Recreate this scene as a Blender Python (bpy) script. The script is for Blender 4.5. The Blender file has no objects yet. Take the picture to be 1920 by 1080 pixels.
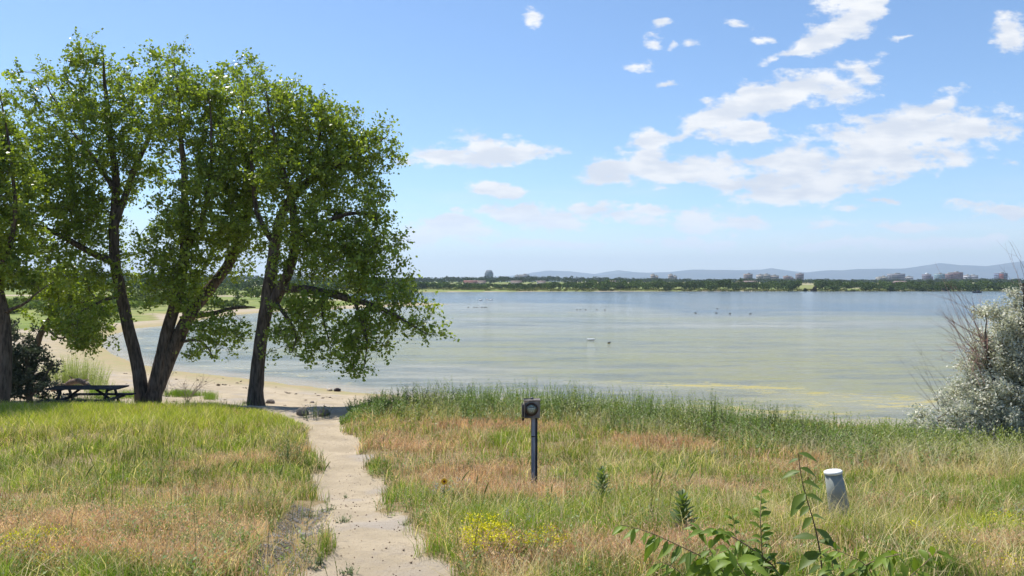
import bpy, math, random
import numpy as np
from mathutils import Vector, Matrix, kdtree

R = math.radians
SC = bpy.context.scene
COL = SC.collection
F = 1387.0          # focal length of the photograph in its own pixels
HZ = 532.0          # row of the horizon
EYE = 5.2           # eye height over the lake
# ------------------------------------------------------------------ camera
cam_d = bpy.data.cameras.new('camera'); cam = bpy.data.objects.new('camera', cam_d); COL.objects.link(cam)
cam_d.sensor_width = 36.0; cam_d.lens = 26.006; cam_d.clip_start = 0.05; cam_d.clip_end = 40000
cam.location = (0, 0, EYE); cam.rotation_euler = (R(90) - math.atan(8 / F), 0, 0)
SC.camera = cam
SC.view_settings.view_transform = 'Standard'; SC.view_settings.look = 'None'
SC.view_settings.exposure = 0.5; SC.view_settings.gamma = 1.0
SC.cycles.max_bounces = 6; SC.cycles.transparent_max_bounces = 8
SC.cycles.volume_bounces = 0; SC.cycles.diffuse_bounces = 3; SC.cycles.glossy_bounces = 2
SC.cycles.transmission_bounces = 3; SC.cycles.sample_clamp_indirect = 4

# ------------------------------------------------------------------ sun direction
SUN = Vector((-0.36, 0.39, 1.0)).normalized()      # towards the sun
sun_el = math.asin(SUN.z); sun_az = math.atan2(SUN.x, SUN.y)
sd = bpy.data.lights.new('sun', 'SUN'); sd.energy = 4.8; sd.angle = R(0.53); sd.color = (1.0, 0.955, 0.89)
so = bpy.data.objects.new('sun', sd); COL.objects.link(so); so.location = (0, 0, 60)
so.rotation_euler = (-SUN).to_track_quat('-Z', 'Y').to_euler()

# ------------------------------------------------------------------ node helpers
class NT:
    def __init__(s, tree): s.t = tree; s.n = tree.nodes; s.l = tree.links
    def new(s, typ, **kw):
        n = s.n.new(typ)
        for k, v in kw.items():
            if k.startswith('i_'): n.inputs[k[2:].replace('_', ' ')].default_value = v
            else: setattr(n, k, v)
        return n
    def link(s, a, b): s.l.new(a, b)
    def val(s, sock, v):
        if hasattr(v, 'is_output') or isinstance(v, bpy.types.NodeSocket): s.l.new(v, sock)
        else: sock.default_value = v
    def math(s, op, a, b=None, c=None, clamp=False):
        n = s.n.new('ShaderNodeMath'); n.operation = op; n.use_clamp = clamp
        s.val(n.inputs[0], a)
        if b is not None: s.val(n.inputs[1], b)
        if c is not None: s.val(n.inputs[2], c)
        return n.outputs[0]
    def vmath(s, op, a, b=None):
        n = s.n.new('ShaderNodeVectorMath'); n.operation = op
        s.val(n.inputs[0], a)
        if b is not None: s.val(n.inputs[1], b)
        return n.outputs['Value'] if op in ('LENGTH', 'DOT_PRODUCT', 'DISTANCE') else n.outputs['Vector']
    def noise(s, vec, scale, detail=4, rough=0.55, dist=0.0, out=0):
        n = s.n.new('ShaderNodeTexNoise'); s.l.new(vec, n.inputs['Vector'])
        n.inputs['Scale'].default_value = scale; n.inputs['Detail'].default_value = detail
        n.inputs['Roughness'].default_value = rough; n.inputs['Distortion'].default_value = dist
        return n.outputs[out]
    def mapr(s, v, a, b, c=0.0, d=1.0, smooth=True):
        n = s.n.new('ShaderNodeMapRange'); n.interpolation_type = 'SMOOTHSTEP' if smooth else 'LINEAR'
        s.val(n.inputs['Value'], v)
        for k, x in zip(('From Min', 'From Max', 'To Min', 'To Max'), (a, b, c, d)): s.val(n.inputs[k], x)
        return n.outputs['Result']
    def mix(s, f, a, b, blend='MIX'):
        n = s.n.new('ShaderNodeMix'); n.data_type = 'RGBA'; n.blend_type = blend
        s.val(n.inputs[0], f)
        for sock, v in ((n.inputs[6], a), (n.inputs[7], b)):
            if isinstance(v, (tuple, list)): sock.default_value = tuple(v[:3]) + (1,)
            else: s.l.new(v, sock)
        return n.outputs[2]
    def mapping(s, vec, loc=(0, 0, 0), rot=(0, 0, 0), scale=(1, 1, 1), typ='POINT'):
        n = s.n.new('ShaderNodeMapping'); n.vector_type = typ; s.l.new(vec, n.inputs['Vector'])
        n.inputs['Location'].default_value = loc; n.inputs['Rotation'].default_value = rot
        n.inputs['Scale'].default_value = scale
        return n.outputs[0]

# ------------------------------------------------------------------ world: Nishita sky with fair-weather clouds
world = bpy.data.worlds.new('World'); SC.world = world; world.use_nodes = True
W = NT(world.node_tree); W.n.clear()
sky = W.new('ShaderNodeTexSky', sky_type='NISHITA', sun_disc=False)
sky.sun_elevation = sun_el; sky.sun_rotation = sun_az; sky.altitude = 1600
sky.air_density = 1.0; sky.dust_density = 1.3; sky.ozone_density = 1.2
tc = W.new('ShaderNodeTexCoord')
sx = W.new('ShaderNodeSeparateXYZ'); W.link(tc.outputs['Generated'], sx.inputs[0])
yy = W.math('MAXIMUM', sx.outputs[1], 0.02)
cu = W.new('ShaderNodeCombineXYZ')
W.link(W.math('DIVIDE', sx.outputs[0], yy), cu.inputs[0]); W.link(W.math('DIVIDE', sx.outputs[2], yy), cu.inputs[1])
P0 = cu.outputs[0]
wn = W.noise(P0, 9.0, 5, 0.6, out=1)
wv = W.vmath('SUBTRACT', wn, (0.5, 0.5, 0.5))
wsc = W.new('ShaderNodeVectorMath', operation='SCALE'); W.link(wv, wsc.inputs[0]); wsc.inputs['Scale'].default_value = 0.045
PW = W.vmath('ADD', P0, wsc.outputs[0])
# bearings and elevations of the clouds: (column, row, half width, half height, tilt) as seen from the bank
CL = [(1560, 62, 85, 22, 30), (1620, 22, 70, 28, 45), (1595, 5, 60, 22, 10), (1895, 55, 38, 30, 30), (1500, 97, 42, 10, 14), (1450, 113, 32, 7, 24),
      (1460, 182, 150, 32, 17), (1345, 222, 70, 22, 12), (1570, 165, 80, 34, 15), (1620, 140, 30, 22, -20), (1390, 250, 66, 20, 2),
      (1680, 240, 160, 45, 8), (1790, 245, 120, 34, 6), (1600, 300, 210, 48, 8), (1750, 205, 60, 16, 22), (1480, 340, 150, 34, 0), (1500, 365, 120, 20, 3),
      (1260, 318, 150, 22, 0), (1150, 322, 75, 24, 0), (1215, 295, 55, 26, 0), (1218, 258, 36, 20, 0),
      (840, 292, 66, 22, 8), (905, 272, 50, 28, 0), (960, 284, 85, 15, 0), (1055, 280, 22, 9, -15),
      (925, 360, 50, 18, 0), (980, 403, 90, 17, -3), (1155, 407, 72, 16, -2), (1320, 412, 105, 22, -2), (1230, 395, 50, 12, 0),
      (1665, 381, 46, 8, 0), (1605, 393, 32, 6, 0), (1522, 423, 26, 8, 0), (1885, 388, 78, 16, -3), (1895, 302, 22, 8, 0),
      (850, 428, 90, 18, 0), (1030, 415, 70, 14, 0), (800, 440, 60, 14, 0), (1120, 395, 60, 12, 0), (1400, 415, 60, 14, 0), (1700, 430, 90, 9, 0), (1440, 300, 70, 14, 5), (880, 300, 80, 16, 0), (950, 365, 40, 14, 0), (1150, 340, 60, 14, 0), (1240, 46, 18, 9, 0), (1230, 80, 16, 12, 30), (1262, 82, 8, 9, 0), (1288, 80, 12, 9, 0), (1388, 43, 26, 7, -5), (1425, 68, 22, 6, 0),
      (1240, 352, 22, 6, 0), (1280, 250, 20, 10, 10), (1700, 73, 24, 5, -8), (998, 32, 14, 16, 40), (1760, 334, 16, 5, 0), (1000, 455, 150, 9, 0), (1560, 458, 150, 9, 3), (1300, 455, 90, 12, 0), (1760, 455, 190, 12, 2), (1200, 120, 30, 9, 0), (1250, 155, 20, 4, 0), (748, 308, 16, 7, 5), (860, 396, 14, 8, 0)]
m = None
for (px, py, a, b, t) in CL:
    mp = W.mapping(PW, ((px - 960) / F, (HZ - py) / F, 0), (0, 0, R(t)), (a / F * 1.22, b / F * 1.3, 1), 'TEXTURE')
    ln = W.vmath('LENGTH', mp)
    if a < 36: ln = W.math('ADD', W.math('MULTIPLY', ln, .50), 0.52)
    if m is None: m = ln
    else:
        n = W.new('ShaderNodeMath', operation='SMOOTH_MIN'); W.link(m, n.inputs[0]); W.link(ln, n.inputs[1]); n.inputs[2].default_value = 0.18; m = n.outputs[0]
fb = W.noise(W.mapping(P0, scale=(0.75, 1.5, 1)), 26.0, 9, 0.62)
fb2 = W.noise(W.mapping(P0, scale=(0.6, 1.6, 1)), 9.0, 6, 0.6)
fld = W.math('ADD', W.math('SUBTRACT', 1.0, m), W.math('MULTIPLY', W.math('SUBTRACT', fb, 0.5), 2.7))
fld = W.math('ADD', fld, W.math('MULTIPLY', W.math('SUBTRACT', fb2, 0.5), 1.3))
alpha = W.mapr(fld, 0.0, 0.55)
sv = W.new('ShaderNodeSeparateXYZ'); W.link(P0, sv.inputs[0])
low = W.mapr(sv.outputs[1], 0.015, 0.07, 0.6, 1.0)
alpha = W.math('MULTIPLY', alpha, low)
# thin far veils low over the horizon
veil = W.noise(W.mapping(P0, (3, 1, 0), scale=(0.5, 3.2, 1)), 7.0, 6, 0.6)
veilm = W.math('MULTIPLY', W.mapr(veil, 0.45, 0.75, 0, 0.5), W.math('MULTIPLY', W.mapr(sv.outputs[1], 0.16, 0.07), W.mapr(sv.outputs[1], -0.01, 0.03)))
alpha = W.math('MAXIMUM', alpha, veilm)
front = W.mapr(sx.outputs[1], 0.03, 0.2)
alpha = W.math('MULTIPLY', alpha, front)
# cloud tone: brighter rims, faintly grey thick bases
shade_n = W.noise(W.mapping(P0, (0, 0.012, 0), scale=(0.6, 2.2, 1)), 22.0, 6, 0.55)
tone = W.mapr(W.math('ADD', shade_n, W.math('MULTIPLY', W.math('SUBTRACT', 1.0, m), -0.10)), 0.30, 0.60)
ccol = W.mix(tone, (5.4, 5.75, 6.4), (7.15, 7.2, 7.3))
ccol = W.mix(W.mapr(sv.outputs[1], .13, .03), ccol, (7.2, 7.9, 8.8))
skyc = W.new('ShaderNodeHueSaturation'); W.link(sky.outputs[0], skyc.inputs['Color']); skyc.inputs['Saturation'].default_value = 1.08; skyc.inputs['Value'].default_value = 1.22
skyt = W.mix(1.0, skyc.outputs[0], (0.90, 1.0, 1.06), 'MULTIPLY')
skyt = W.mix(W.mapr(sv.outputs[1], -0.01, 0.11, 0.75, 0.0), skyt, (7.4, 7.7, 7.9))
mixc = W.mix(alpha, skyt, ccol)
bg = W.new('ShaderNodeBackground'); W.link(mixc, bg.inputs['Color']); bg.inputs['Strength'].default_value = 0.10
wo = W.new('ShaderNodeOutputWorld'); W.link(bg.outputs[0], wo.inputs['Surface'])
world.cycles.sampling_method = 'MANUAL'; world.cycles.sample_map_resolution = 1024

# ------------------------------------------------------------------ materials
MATS = {}
def mat_base(name):
    m = bpy.data.materials.new(name); m.use_nodes = True
    T = NT(m.node_tree); T.n.clear()
    out = T.new('ShaderNodeOutputMaterial')
    return m, T, out
def pm(name, c1, c2=None, scale=20.0, rough=0.7, bump=0.3, bscale=None, metal=0.0, spec=0.4, stretch=(1, 1, 1), bdist=0.01, detail=5):
    """plain procedural surface: two-tone noise + bump"""
    if name in MATS: return MATS[name]
    m, T, out = mat_base(name)
    c2 = c2 or tuple(x * 0.7 for x in c1)
    g = T.new('ShaderNodeTexCoord').outputs['Object']
    v = T.mapping(g, scale=stretch)
    n1 = T.noise(v, scale, detail, 0.6)
    b = T.new('ShaderNodeBsdfPrincipled')
    T.link(T.mix(T.mapr(n1, 0.35, 0.65), c1, c2), b.inputs['Base Color'])
    b.inputs['Roughness'].default_value = rough; b.inputs['Metallic'].default_value = metal
    b.inputs['Specular IOR Level'].default_value = spec
    if bump:
        bp = T.new('ShaderNodeBump'); bp.inputs['Strength'].default_value = bump; bp.inputs['Distance'].default_value = bdist
        T.link(T.noise(v, bscale or scale * 2, 4), bp.inputs['Height']); T.link(bp.outputs[0], b.inputs['Normal'])
    T.link(b.outputs[0], out.inputs[0]); MATS[name] = m
    return m
def leafmat(name, trans=0.35, rough=0.45, spec=0.4, tint=(1.25, 1.35, 0.6), gain=1.0):
    """thin leaf or blade; its colour comes from the mesh's own leaf colours"""
    if name in MATS: return MATS[name]
    m, T, out = mat_base(name)
    a = T.new('ShaderNodeAttribute', attribute_name='col')
    g = T.new('ShaderNodeTexCoord').outputs['Object']
    n = T.noise(g, 3.0, 3)
    c = T.mix(1.0, a.outputs['Color'], T.mix(n, (0.8 * gain,) * 3, (1.2 * gain,) * 3), 'MULTIPLY')
    b = T.new('ShaderNodeBsdfPrincipled'); T.link(c, b.inputs['Base Color'])
    b.inputs['Roughness'].default_value = rough; b.inputs['Specular IOR Level'].default_value = spec
    tr = T.new('ShaderNodeBsdfTranslucent'); T.link(T.mix(1.0, c, tint, 'MULTIPLY'), tr.inputs['Color'])
    mx = T.new('ShaderNodeMixShader'); mx.inputs[0].default_value = trans
    T.link(b.outputs[0], mx.inputs[1]); T.link(tr.outputs[0], mx.inputs[2]); T.link(mx.outputs[0], out.inputs[0])
    MATS[name] = m
    return m

# ------------------------------------------------------------------ object helpers
def tag(o, label=None, cat=None, group=None, kind=None):
    if label: o['label'] = label
    if cat: o['category'] = cat
    if group: o['group'] = group
    if kind: o['kind'] = kind
    return o
def thing(name, loc, label, cat, group=None, rz=0.0):
    o = bpy.data.objects.new(name, None); COL.objects.link(o); o.empty_display_size = 0.1
    o.location = loc; o.rotation_euler = (0, 0, rz)
    return tag(o, label, cat, group)
def np_mesh(name, verts, faces, mat=None, parent=None, col=None, smooth=False, origin=None):
    """verts (N,3); faces: one (M,k) int array or a list of them; world coordinates shifted to origin"""
    verts = np.asarray(verts, np.float32)
    if origin is not None: verts = verts - np.asarray(origin, np.float32)
    if not isinstance(faces, (list, tuple)): faces = [faces]
    faces = [np.asarray(f, np.int32) for f in faces if len(f)]
    me = bpy.data.meshes.new(name)
    me.vertices.add(len(verts)); me.vertices.foreach_set('co', verts.ravel())
    nl = sum(f.size for f in faces); npoly = sum(len(f) for f in faces)
    me.loops.add(nl); me.polygons.add(npoly)
    me.loops.foreach_set('vertex_index', np.concatenate([f.ravel() for f in faces]))
    tot = np.concatenate([np.full(len(f), f.shape[1], np.int32) for f in faces])
    st = np.concatenate([[0], np.cumsum(tot)[:-1]]).astype(np.int32)
    me.polygons.foreach_set('loop_start', st)
    try: me.polygons.foreach_set('loop_total', tot)
    except Exception: pass
    if smooth: me.polygons.foreach_set('use_smooth', np.ones(npoly, bool))
    if col is not None:
        ca = me.color_attributes.new('col', 'FLOAT_COLOR', 'POINT')
        c4 = np.ones((len(verts), 4), np.float32); c4[:, :3] = col
        ca.data.foreach_set('color', c4.ravel())
    me.update(calc_edges=True)
    o = bpy.data.objects.new(name, me); COL.objects.link(o)
    if mat: me.materials.append(mat)
    if parent is not None: o.parent = parent
    elif origin is not None: o.location = origin
    return o
class MB:
    """collects simple solids in local coordinates and links them as one mesh"""
    def __init__(s): s.v = []; s.f3 = []; s.f4 = []; s.n = 0; s.ng = []
    def add(s, v, f):
        v = np.asarray(v, float)
        for q in f:
            q = [i + s.n for i in q]
            (s.f3 if len(q) == 3 else s.f4 if len(q) == 4 else s.ng).append(q)
        s.v.append(v); s.n += len(v); return s
    def box(s, c, d, rot=None, bevel=0.0):
        x, y, z = [k / 2 for k in d]
        if bevel:
            b = min(bevel, x * .9, y * .9, z * .9); pts = []; idx = {}
            for sx_ in (-1, 1):
                for sy_ in (-1, 1):
                    for sz_ in (-1, 1):
                        for ax in range(3):
                            p = [sx_ * (x - b), sy_ * (y - b), sz_ * (z - b)]; p[ax] = (sx_ * x, sy_ * y, sz_ * z)[ax]
                            idx[(sx_, sy_, sz_, ax)] = len(pts); pts.append(p)
            fs = []
            for ax in range(3):
                for sg in (-1, 1):
                    o1, o2 = [k for k in range(3) if k != ax]
                    q = []
                    for (a, bb) in ((-1, -1), (1, -1), (1, 1), (-1, 1)):
                        k = [0, 0, 0]; k[ax] = sg; k[o1] = a; k[o2] = bb; q.append(idx[(k[0], k[1], k[2], ax)])
                    fs.append(q)
            for ax in range(3):
                o1, o2 = [k for k in range(3) if k != ax]
                for a in (-1, 1):
                    for bb in (-1, 1):
                        q = []
                        for (sg, face) in ((-1, o1), (1, o1), (1, o2), (-1, o2)):
                            k = [0, 0, 0]; k[ax] = sg; k[o1] = a; k[o2] = bb; q.append(idx[(k[0], k[1], k[2], face)])
                        fs.append(q)
            for sx_ in (-1, 1):
                for sy_ in (-1, 1):
                    for sz_ in (-1, 1): fs.append([idx[(sx_, sy_, sz_, k)] for k in range(3)])
            v = np.array(pts)
        else:
            v = np.array([(a, b_, c_) for a in (-x, x) for b_ in (-y, y) for c_ in (-z, z)])
            fs = [(0, 1, 3, 2), (4, 6, 7, 5), (0, 4, 5, 1), (2, 3, 7, 6), (0, 2, 6, 4), (1, 5, 7, 3)]
        if rot is not None: v = v @ np.array(rot.to_3x3()).T
        return s.add(v + np.array(c), fs)
    def beam(s, a, b, w, h, up=(0, 0, 1)):
        a = Vector(a); b = Vector(b); d = (b - a); L = d.length; d.normalize()
        u = Vector(up); sd_ = d.cross(u)
        if sd_.length < 1e-4: sd_ = d.cross(Vector((0, 1, 0)))
        sd_.normalize(); u = sd_.cross(d)
        M = Matrix((d, sd_, u)).transposed()
        return s.box((a + b) / 2, (L, w, h), M, bevel=min(w, h) * .1)
    def lathe(s, prof, seg=24, c=(0, 0, 0), rot=None, cap=True):
        k = len(prof); v = []
        for (r, z) in prof:
            for i in range(seg):
                a = 2 * math.pi * i / seg; v.append((r * math.cos(a), r * math.sin(a), z))
        f = [(j * seg + i, j * seg + (i + 1) % seg, (j + 1) * seg + (i + 1) % seg, (j + 1) * seg + i) for j in range(k - 1) for i in range(seg)]
        if cap: f += [list(range(seg))[::-1], [(k - 1) * seg + i for i in range(seg)]]
        v = np.array(v)
        if rot is not None: v = v @ np.array(rot.to_3x3()).T
        return s.add(v + np.array(c), f)
    def tube(s, pts, rad, seg=6):
        v, f = tube_np(np.array(pts, float), np.array(rad, float) if hasattr(rad, '__len__') else np.full(len(pts), rad), seg)
        return s.add(v, f.tolist())
    def build(s, name, mat, parent=None, smooth=False):
        fs = [np.array(f) for f in (s.f3, s.f4) if f]
        fs += [np.array([g]) for g in s.ng]
        return np_mesh(name, np.concatenate(s.v), fs, mat, parent, smooth=smooth)
def tube_np(P, rad, seg):
    n = len(P); T = np.gradient(P, axis=0); T /= np.linalg.norm(T, axis=1)[:, None] + 1e-9
    ref = np.array([0.31, 0.87, 0.38]) if abs(T[0] @ np.array([0.31, 0.87, 0.38])) < .9 else np.array([1., 0, 0])
    U = np.empty_like(T); u = ref
    for i in range(n):
        u = u - (u @ T[i]) * T[i]; u = u / (np.linalg.norm(u) + 1e-9); U[i] = u
    V = np.cross(T, U); a = np.arange(seg) * 2 * np.pi / seg
    ring = U[:, None, :] * np.cos(a)[None, :, None] + V[:, None, :] * np.sin(a)[None, :, None]
    v = (P[:, None, :] + ring * rad[:, None, None]).reshape(-1, 3)
    i = np.arange(n - 1)[:, None] * seg; j = np.arange(seg)[None]; j2 = (j + 1) % seg
    f = np.stack([i + j, i + j2, i + seg + j2, i + seg + j], -1).reshape(-1, 4)
    return v, f

# ------------------------------------------------------------------ noise in numpy
def vnoise(x, y, seed=0):
    xi = np.floor(x).astype(np.int64); yi = np.floor(y).astype(np.int64)
    fx = x - xi; fy = y - yi; fx = fx * fx * (3 - 2 * fx); fy = fy * fy * (3 - 2 * fy)
    def h(a, b):
        n = (a * 374761393 + b * 668265263 + seed * 974711) & 0xffffffff
        n = ((n ^ (n >> 13)) * 1274126177) & 0xffffffff
        return ((n ^ (n >> 16)) & 0xffff) / 65535.0
    return (h(xi, yi) * (1 - fx) + h(xi + 1, yi) * fx) * (1 - fy) + (h(xi, yi + 1) * (1 - fx) + h(xi + 1, yi + 1) * fx) * fy
def fbm(x, y, sc, seed=0, octv=4):
    x = np.asarray(x, float) / sc; y = np.asarray(y, float) / sc; s = 0; a = .5; t = 0
    for k in range(octv):
        s = s + a * vnoise(x, y, seed + k * 17); t += a; a *= .5; x = x * 2.03 + 11.3; y = y * 2.03 + 5.7
    return s / t
def sstep(a, b, v):
    t = np.clip((v - a) / (b - a), 0, 1); return t * t * (3 - 2 * t)

# ------------------------------------------------------------------ the lie of the land
def W0(px, py):      # where a sight line meets the level of the lake
    d = EYE * F / (py - HZ); return ((px - 960) / F * d, d)
SHORE = [W0(*p) for p in [(3200, 850), (1900, 818), (1600, 801), (1300, 780), (1000, 760), (760, 744), (640, 734), (500, 715), (400, 704), (330, 697),
        (253, 683), (205, 664), (185, 648), (200, 630), (250, 616), (330, 609), (420, 592), (520, 584), (600, 581), (700, 577), (780, 573), (846, 570.5),
        (780, 567.5), (700, 565), (600, 560), (560, 556), (640, 551), (760, 548.2), (1000, 546.8), (1300, 546.2), (1920, 545.6), (2600, 545.2)]]
SHORE += [(2500, 420), (2500, 26)]
SHORE = np.array(SHORE)
def shore_sd(x, y):
    """signed distance to the waterline, positive on land"""
    x = np.asarray(x, float); y = np.asarray(y, float); d = np.full(x.shape, 1e18); inside = np.zeros(x.shape, bool)
    n = len(SHORE)
    for i in range(n):
        ax, ay = SHORE[i]; bx, by = SHORE[(i + 1) % n]
        ex, ey = bx - ax, by - ay
        t = np.clip(((x - ax) * ex + (y - ay) * ey) / (ex * ex + ey * ey), 0, 1)
        d = np.minimum(d, (x - ax - t * ex) ** 2 + (y - ay - t * ey) ** 2)
        c = ((ay > y) != (by > y))
        with np.errstate(divide='ignore', invalid='ignore'):
            xi = ax + (y - ay) / (by - ay + 1e-12) * ex
        inside ^= c & (x < xi)
    d = np.sqrt(d)
    return np.where(inside, -d, d)
PY_ = np.array([-60, -2, 0, 2, 4.3, 7, 10, 14, 18, 20, 21, 22, 23.2, 26, 40, 5000.])
PD_ = np.array([1.4, 1.5, 1.55, 1.6, 1.75, 2.24, 2.76, 3.14, 3.40, 3.43, 3.50, 3.76, 3.95, 4.0, 4.0, 4.0])
def prof(y): return EYE - np.interp(y, PY_, PD_)
def Yof(py):         # distance at which the plain slope is seen at row py
    ys = np.linspace(3, 24, 400); r = HZ + (EYE - prof(ys)) / ys * F
    return np.interp(-np.asarray(py, float), -r, ys)
# path edges as (row, left column, right column)
PATH = [(1500, 560, 1150), (1180, 545, 960), (1080, 560, 868), (1040, 580, 830), (1000, 592, 792), (950, 592, 742), (900, 588, 716), (860, 584, 698), (830, 574, 672), (815, 574, 655), (800, 566, 645), (785, 548, 655), (770, 500, 680)]
_py = np.array([p[0] for p in PATH], float); PYY = np.where(_py > 1100, 3.0 * 1100 / _py * 1.25, Yof(_py))
PYY[0] = -3; PYY[1] = 3.4
PXL = np.array([(p[1] - 960) / F for p in PATH]) * np.maximum(PYY, 3.0); PXR = np.array([(p[2] - 960) / F for p in PATH]) * np.maximum(PYY, 3.0)
PXL[0] = -0.95; PXR[0] = 0.25
def path_m(x, y):
    """1 on the trodden path, 0 off it"""
    l = np.interp(y, PYY, PXL); r = np.interp(y, PYY, PXR)
    w = (fbm(x, y, 0.35, 5, 3) - .5) * 0.42 + (fbm(x, y, 1.1, 65, 3) - .5) * 0.45
    d = np.minimum(x - l, r - x) + w
    return sstep(-0.06, 0.12, d) * sstep(22, 20, y)
CR_T = np.array([-2.5, -0.70, -0.375, -0.325, -0.285, -0.235, -0.225, -0.19, 0.03, 0.25, 0.46, 0.7, 2.0])
CR_Y = np.array([20.8, 21.0, 21.0, 19.8, 17.8, 17.4, 18.0, 22.5, 22.5, 20.0, 18.5, 21.0, 22.])
def crest(x, y):     # distance to the front of the vegetated slope for a bearing
    return np.interp(x / np.maximum(y, 1.0), CR_T, CR_Y)
def ground(x, y, s=None):
    x = np.asarray(x, float); y = np.asarray(y, float)
    if s is None: s = shore_sd(x, y)
    hp = prof(y)
    k = sstep(-6.0, -1.0, x)                       # left: gentle beach, right: steeper bank
    beach = (0.098 * (1 - k) + 0.16 * k) * s + 1.1 * (1 - k) * sstep(22.6, 20.2, y) * (s > 0)
    far = sstep(60, 110, y)
    beach = beach * (1 - far) + far * np.minimum(0.03 * s, 0.5 + 0.0052 * s)
    z = np.where(y < 60, np.minimum(hp, beach), beach)
    # soft minimum where the two meet
    zz = -0.06 * np.log(np.exp(-np.clip(hp - z, 0, 5) / .06) + np.exp(-np.clip(beach - z, 0, 5) / .06)) + z
    z = np.where(y < 60, zz, z)
    z = np.where(y > 450, np.minimum(0.03 * s, 0.6 + 0.0100 * s), z)
    z = np.minimum(z, 9.0 + 0.0004 * np.maximum(y - 1500, 0))
    z = np.where(s < 0, np.maximum(0.05 * s, -1.5), z)
    near = sstep(60, 25, y) * sstep(-.3, .8, s)
    z = z + near * ((fbm(x, y, 1.9, 3) - .5) * .20 + (fbm(x, y, .42, 9, 3) - .5) * .05)
    p = path_m(x, y) * sstep(22, 19, y)
    z = z - p * 0.05
    # rain gully along the left side of the path
    gx = np.interp(y, [3.0, 4.3, 5.3, 6.3, 7.6, 9.0], [-1.25, -1.42, -1.62, -1.82, -2.05, -2.4])
    g = np.exp(-((x - gx - (fbm(y * 0 + 3, y, .6, 8) - .5) * .25) / .13) ** 2) * sstep(9, 7.4, y) * sstep(2.5, 3.5, y)
    return z - g * 0.13
def G(px, py, ymin=2.5, ymax=60):
    """the spot on the ground seen at a column and row"""
    t = (px - 960) / F; ys = np.geomspace(ymin, ymax, 900)
    z = ground(t * ys, ys); r = HZ + (EYE - z) / ys * F
    i = np.argmax(r <= py)
    return (t * ys[i], ys[i], float(z[i]))
def P3(px, py, Y):
    return ((px - 960) / F * Y, Y, EYE - (py - HZ) / F * Y)

def axis(lo, hi, c, s, n):
    a = math.asinh((lo - c) / s); b = math.asinh((hi - c) / s)
    return c + s * np.sinh(np.linspace(a, b, n))
def grid_faces(nx, ny):
    i = np.arange(ny - 1)[:, None] * nx; j = np.arange(nx - 1)[None]
    return np.stack([i + j, i + j + 1, i + nx + j + 1, i + nx + j], -1).reshape(-1, 4)
xs = axis(-9000, 9000, -1.5, 2.6, 640); ys = axis(-3000, 11000, 6.0, 3.2, 640)
GX, GY = np.meshgrid(xs, ys); gx = GX.ravel(); gy = GY.ravel()
gs = shore_sd(gx, gy); gz = ground(gx, gy, gs)
pmk = path_m(gx, gy)
beyond = sstep(-0.5, 0.6, gy - crest(gx, gy) + (fbm(gx, gy, 1.2, 21) - .5) * 2.2)
rightbank = sstep(-5.4, -4.2, gx) * sstep(60, 45, gy)
nearm = sstep(75, 55, gy)
sand = np.maximum(pmk, beyond * nearm * (1 - rightbank * sstep(.6, 2.2, gs)))
farsand = sstep(11, 5, gs + (fbm(gx, gy, 9, 31) - .5) * 14) * (1 - nearm)
farsand = np.where(gy > 300, sstep(7, 4, gs), farsand)
strip = np.exp(-((gy - 285 - gx * .1) / 14) ** 2) * (gx < -60)            # pale strip crossing the green flat
tanf = np.maximum(sstep(.56, .66, fbm(gx, gy * 2.5, 160, 41)) * sstep(560, 640, gy) * .8, .2 * np.exp(-((gx / np.maximum(gy, 1) - .405) / .035) ** 2) * sstep(470, 500, gy))
sand = np.clip(np.maximum(np.maximum(sand, farsand), np.maximum(strip, tanf)), 0, 1)
green = np.clip((1 - nearm) * (1 - sand), 0, 1)
wet = sstep(2.4 + 3.2 * sstep(-11, -15, gx), 0.4, gs + (fbm(gx, gy, 2.0, 51) - .5) * 1.2) * (gs > -50)
gcol = np.stack([sand, green, wet], -1)
ter = np_mesh('ground', np.stack([gx, gy, gz], -1), grid_faces(640, 640), smooth=True, col=gcol)
tag(ter, kind='structure')
m_, T, out = mat_base('ground_earth')
a = T.new('ShaderNodeAttribute', attribute_name='col'); sp = T.new('ShaderNodeSeparateColor'); T.link(a.outputs['Color'], sp.inputs[0])
g = T.new('ShaderNodeTexCoord').outputs['Object']
n1 = T.noise(g, 1.3, 6); n2 = T.noise(g, 14.0, 6, 0.65); n3 = T.noise(g, 90.0, 4, 0.6); n4 = T.noise(g, 0.02, 6, 0.6)
sandc = T.mix(T.mapr(n1, .35, .65), (0.44, 0.36, 0.25), (0.35, 0.285, 0.195))
sandc = T.mix(T.mapr(T.noise(g, .8, 5, .6), .5, .68, 0, .7), sandc, (0.34, 0.30, 0.26))
sandc = T.mix(T.mapr(n2, .52, .70, 0, .6), sandc, (0.30, 0.25, 0.195))
sandc = T.mix(T.mapr(n3, .60, .74, 0, .5), sandc, (0.24, 0.19, 0.14))
wetc = T.mix(T.mapr(n1, .4, .6), (0.33, 0.25, 0.13), (0.30, 0.27, 0.12))
sandc = T.mix(T.math('MULTIPLY', sp.outputs[2], .85), sandc, wetc)
thatch = T.mix(T.mapr(n2, .35, .65), (0.30, 0.225, 0.125), (0.20, 0.155, 0.075))
greenc = T.mix(T.mapr(n4, .38, .62), (0.17, 0.215, 0.045), (0.25, 0.255, 0.085))
greenc = T.mix(T.mapr(T.noise(g, .25, 5), .45, .7), greenc, (0.10, 0.15, 0.035))
cc = T.mix(sp.outputs[1], thatch, greenc)
edge = T.mapr(T.math('ADD', sp.outputs[0], T.math('MULTIPLY', T.math('SUBTRACT', n2, .5), .5)), .3, .6)
cc = T.mix(edge, cc, sandc)
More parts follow.
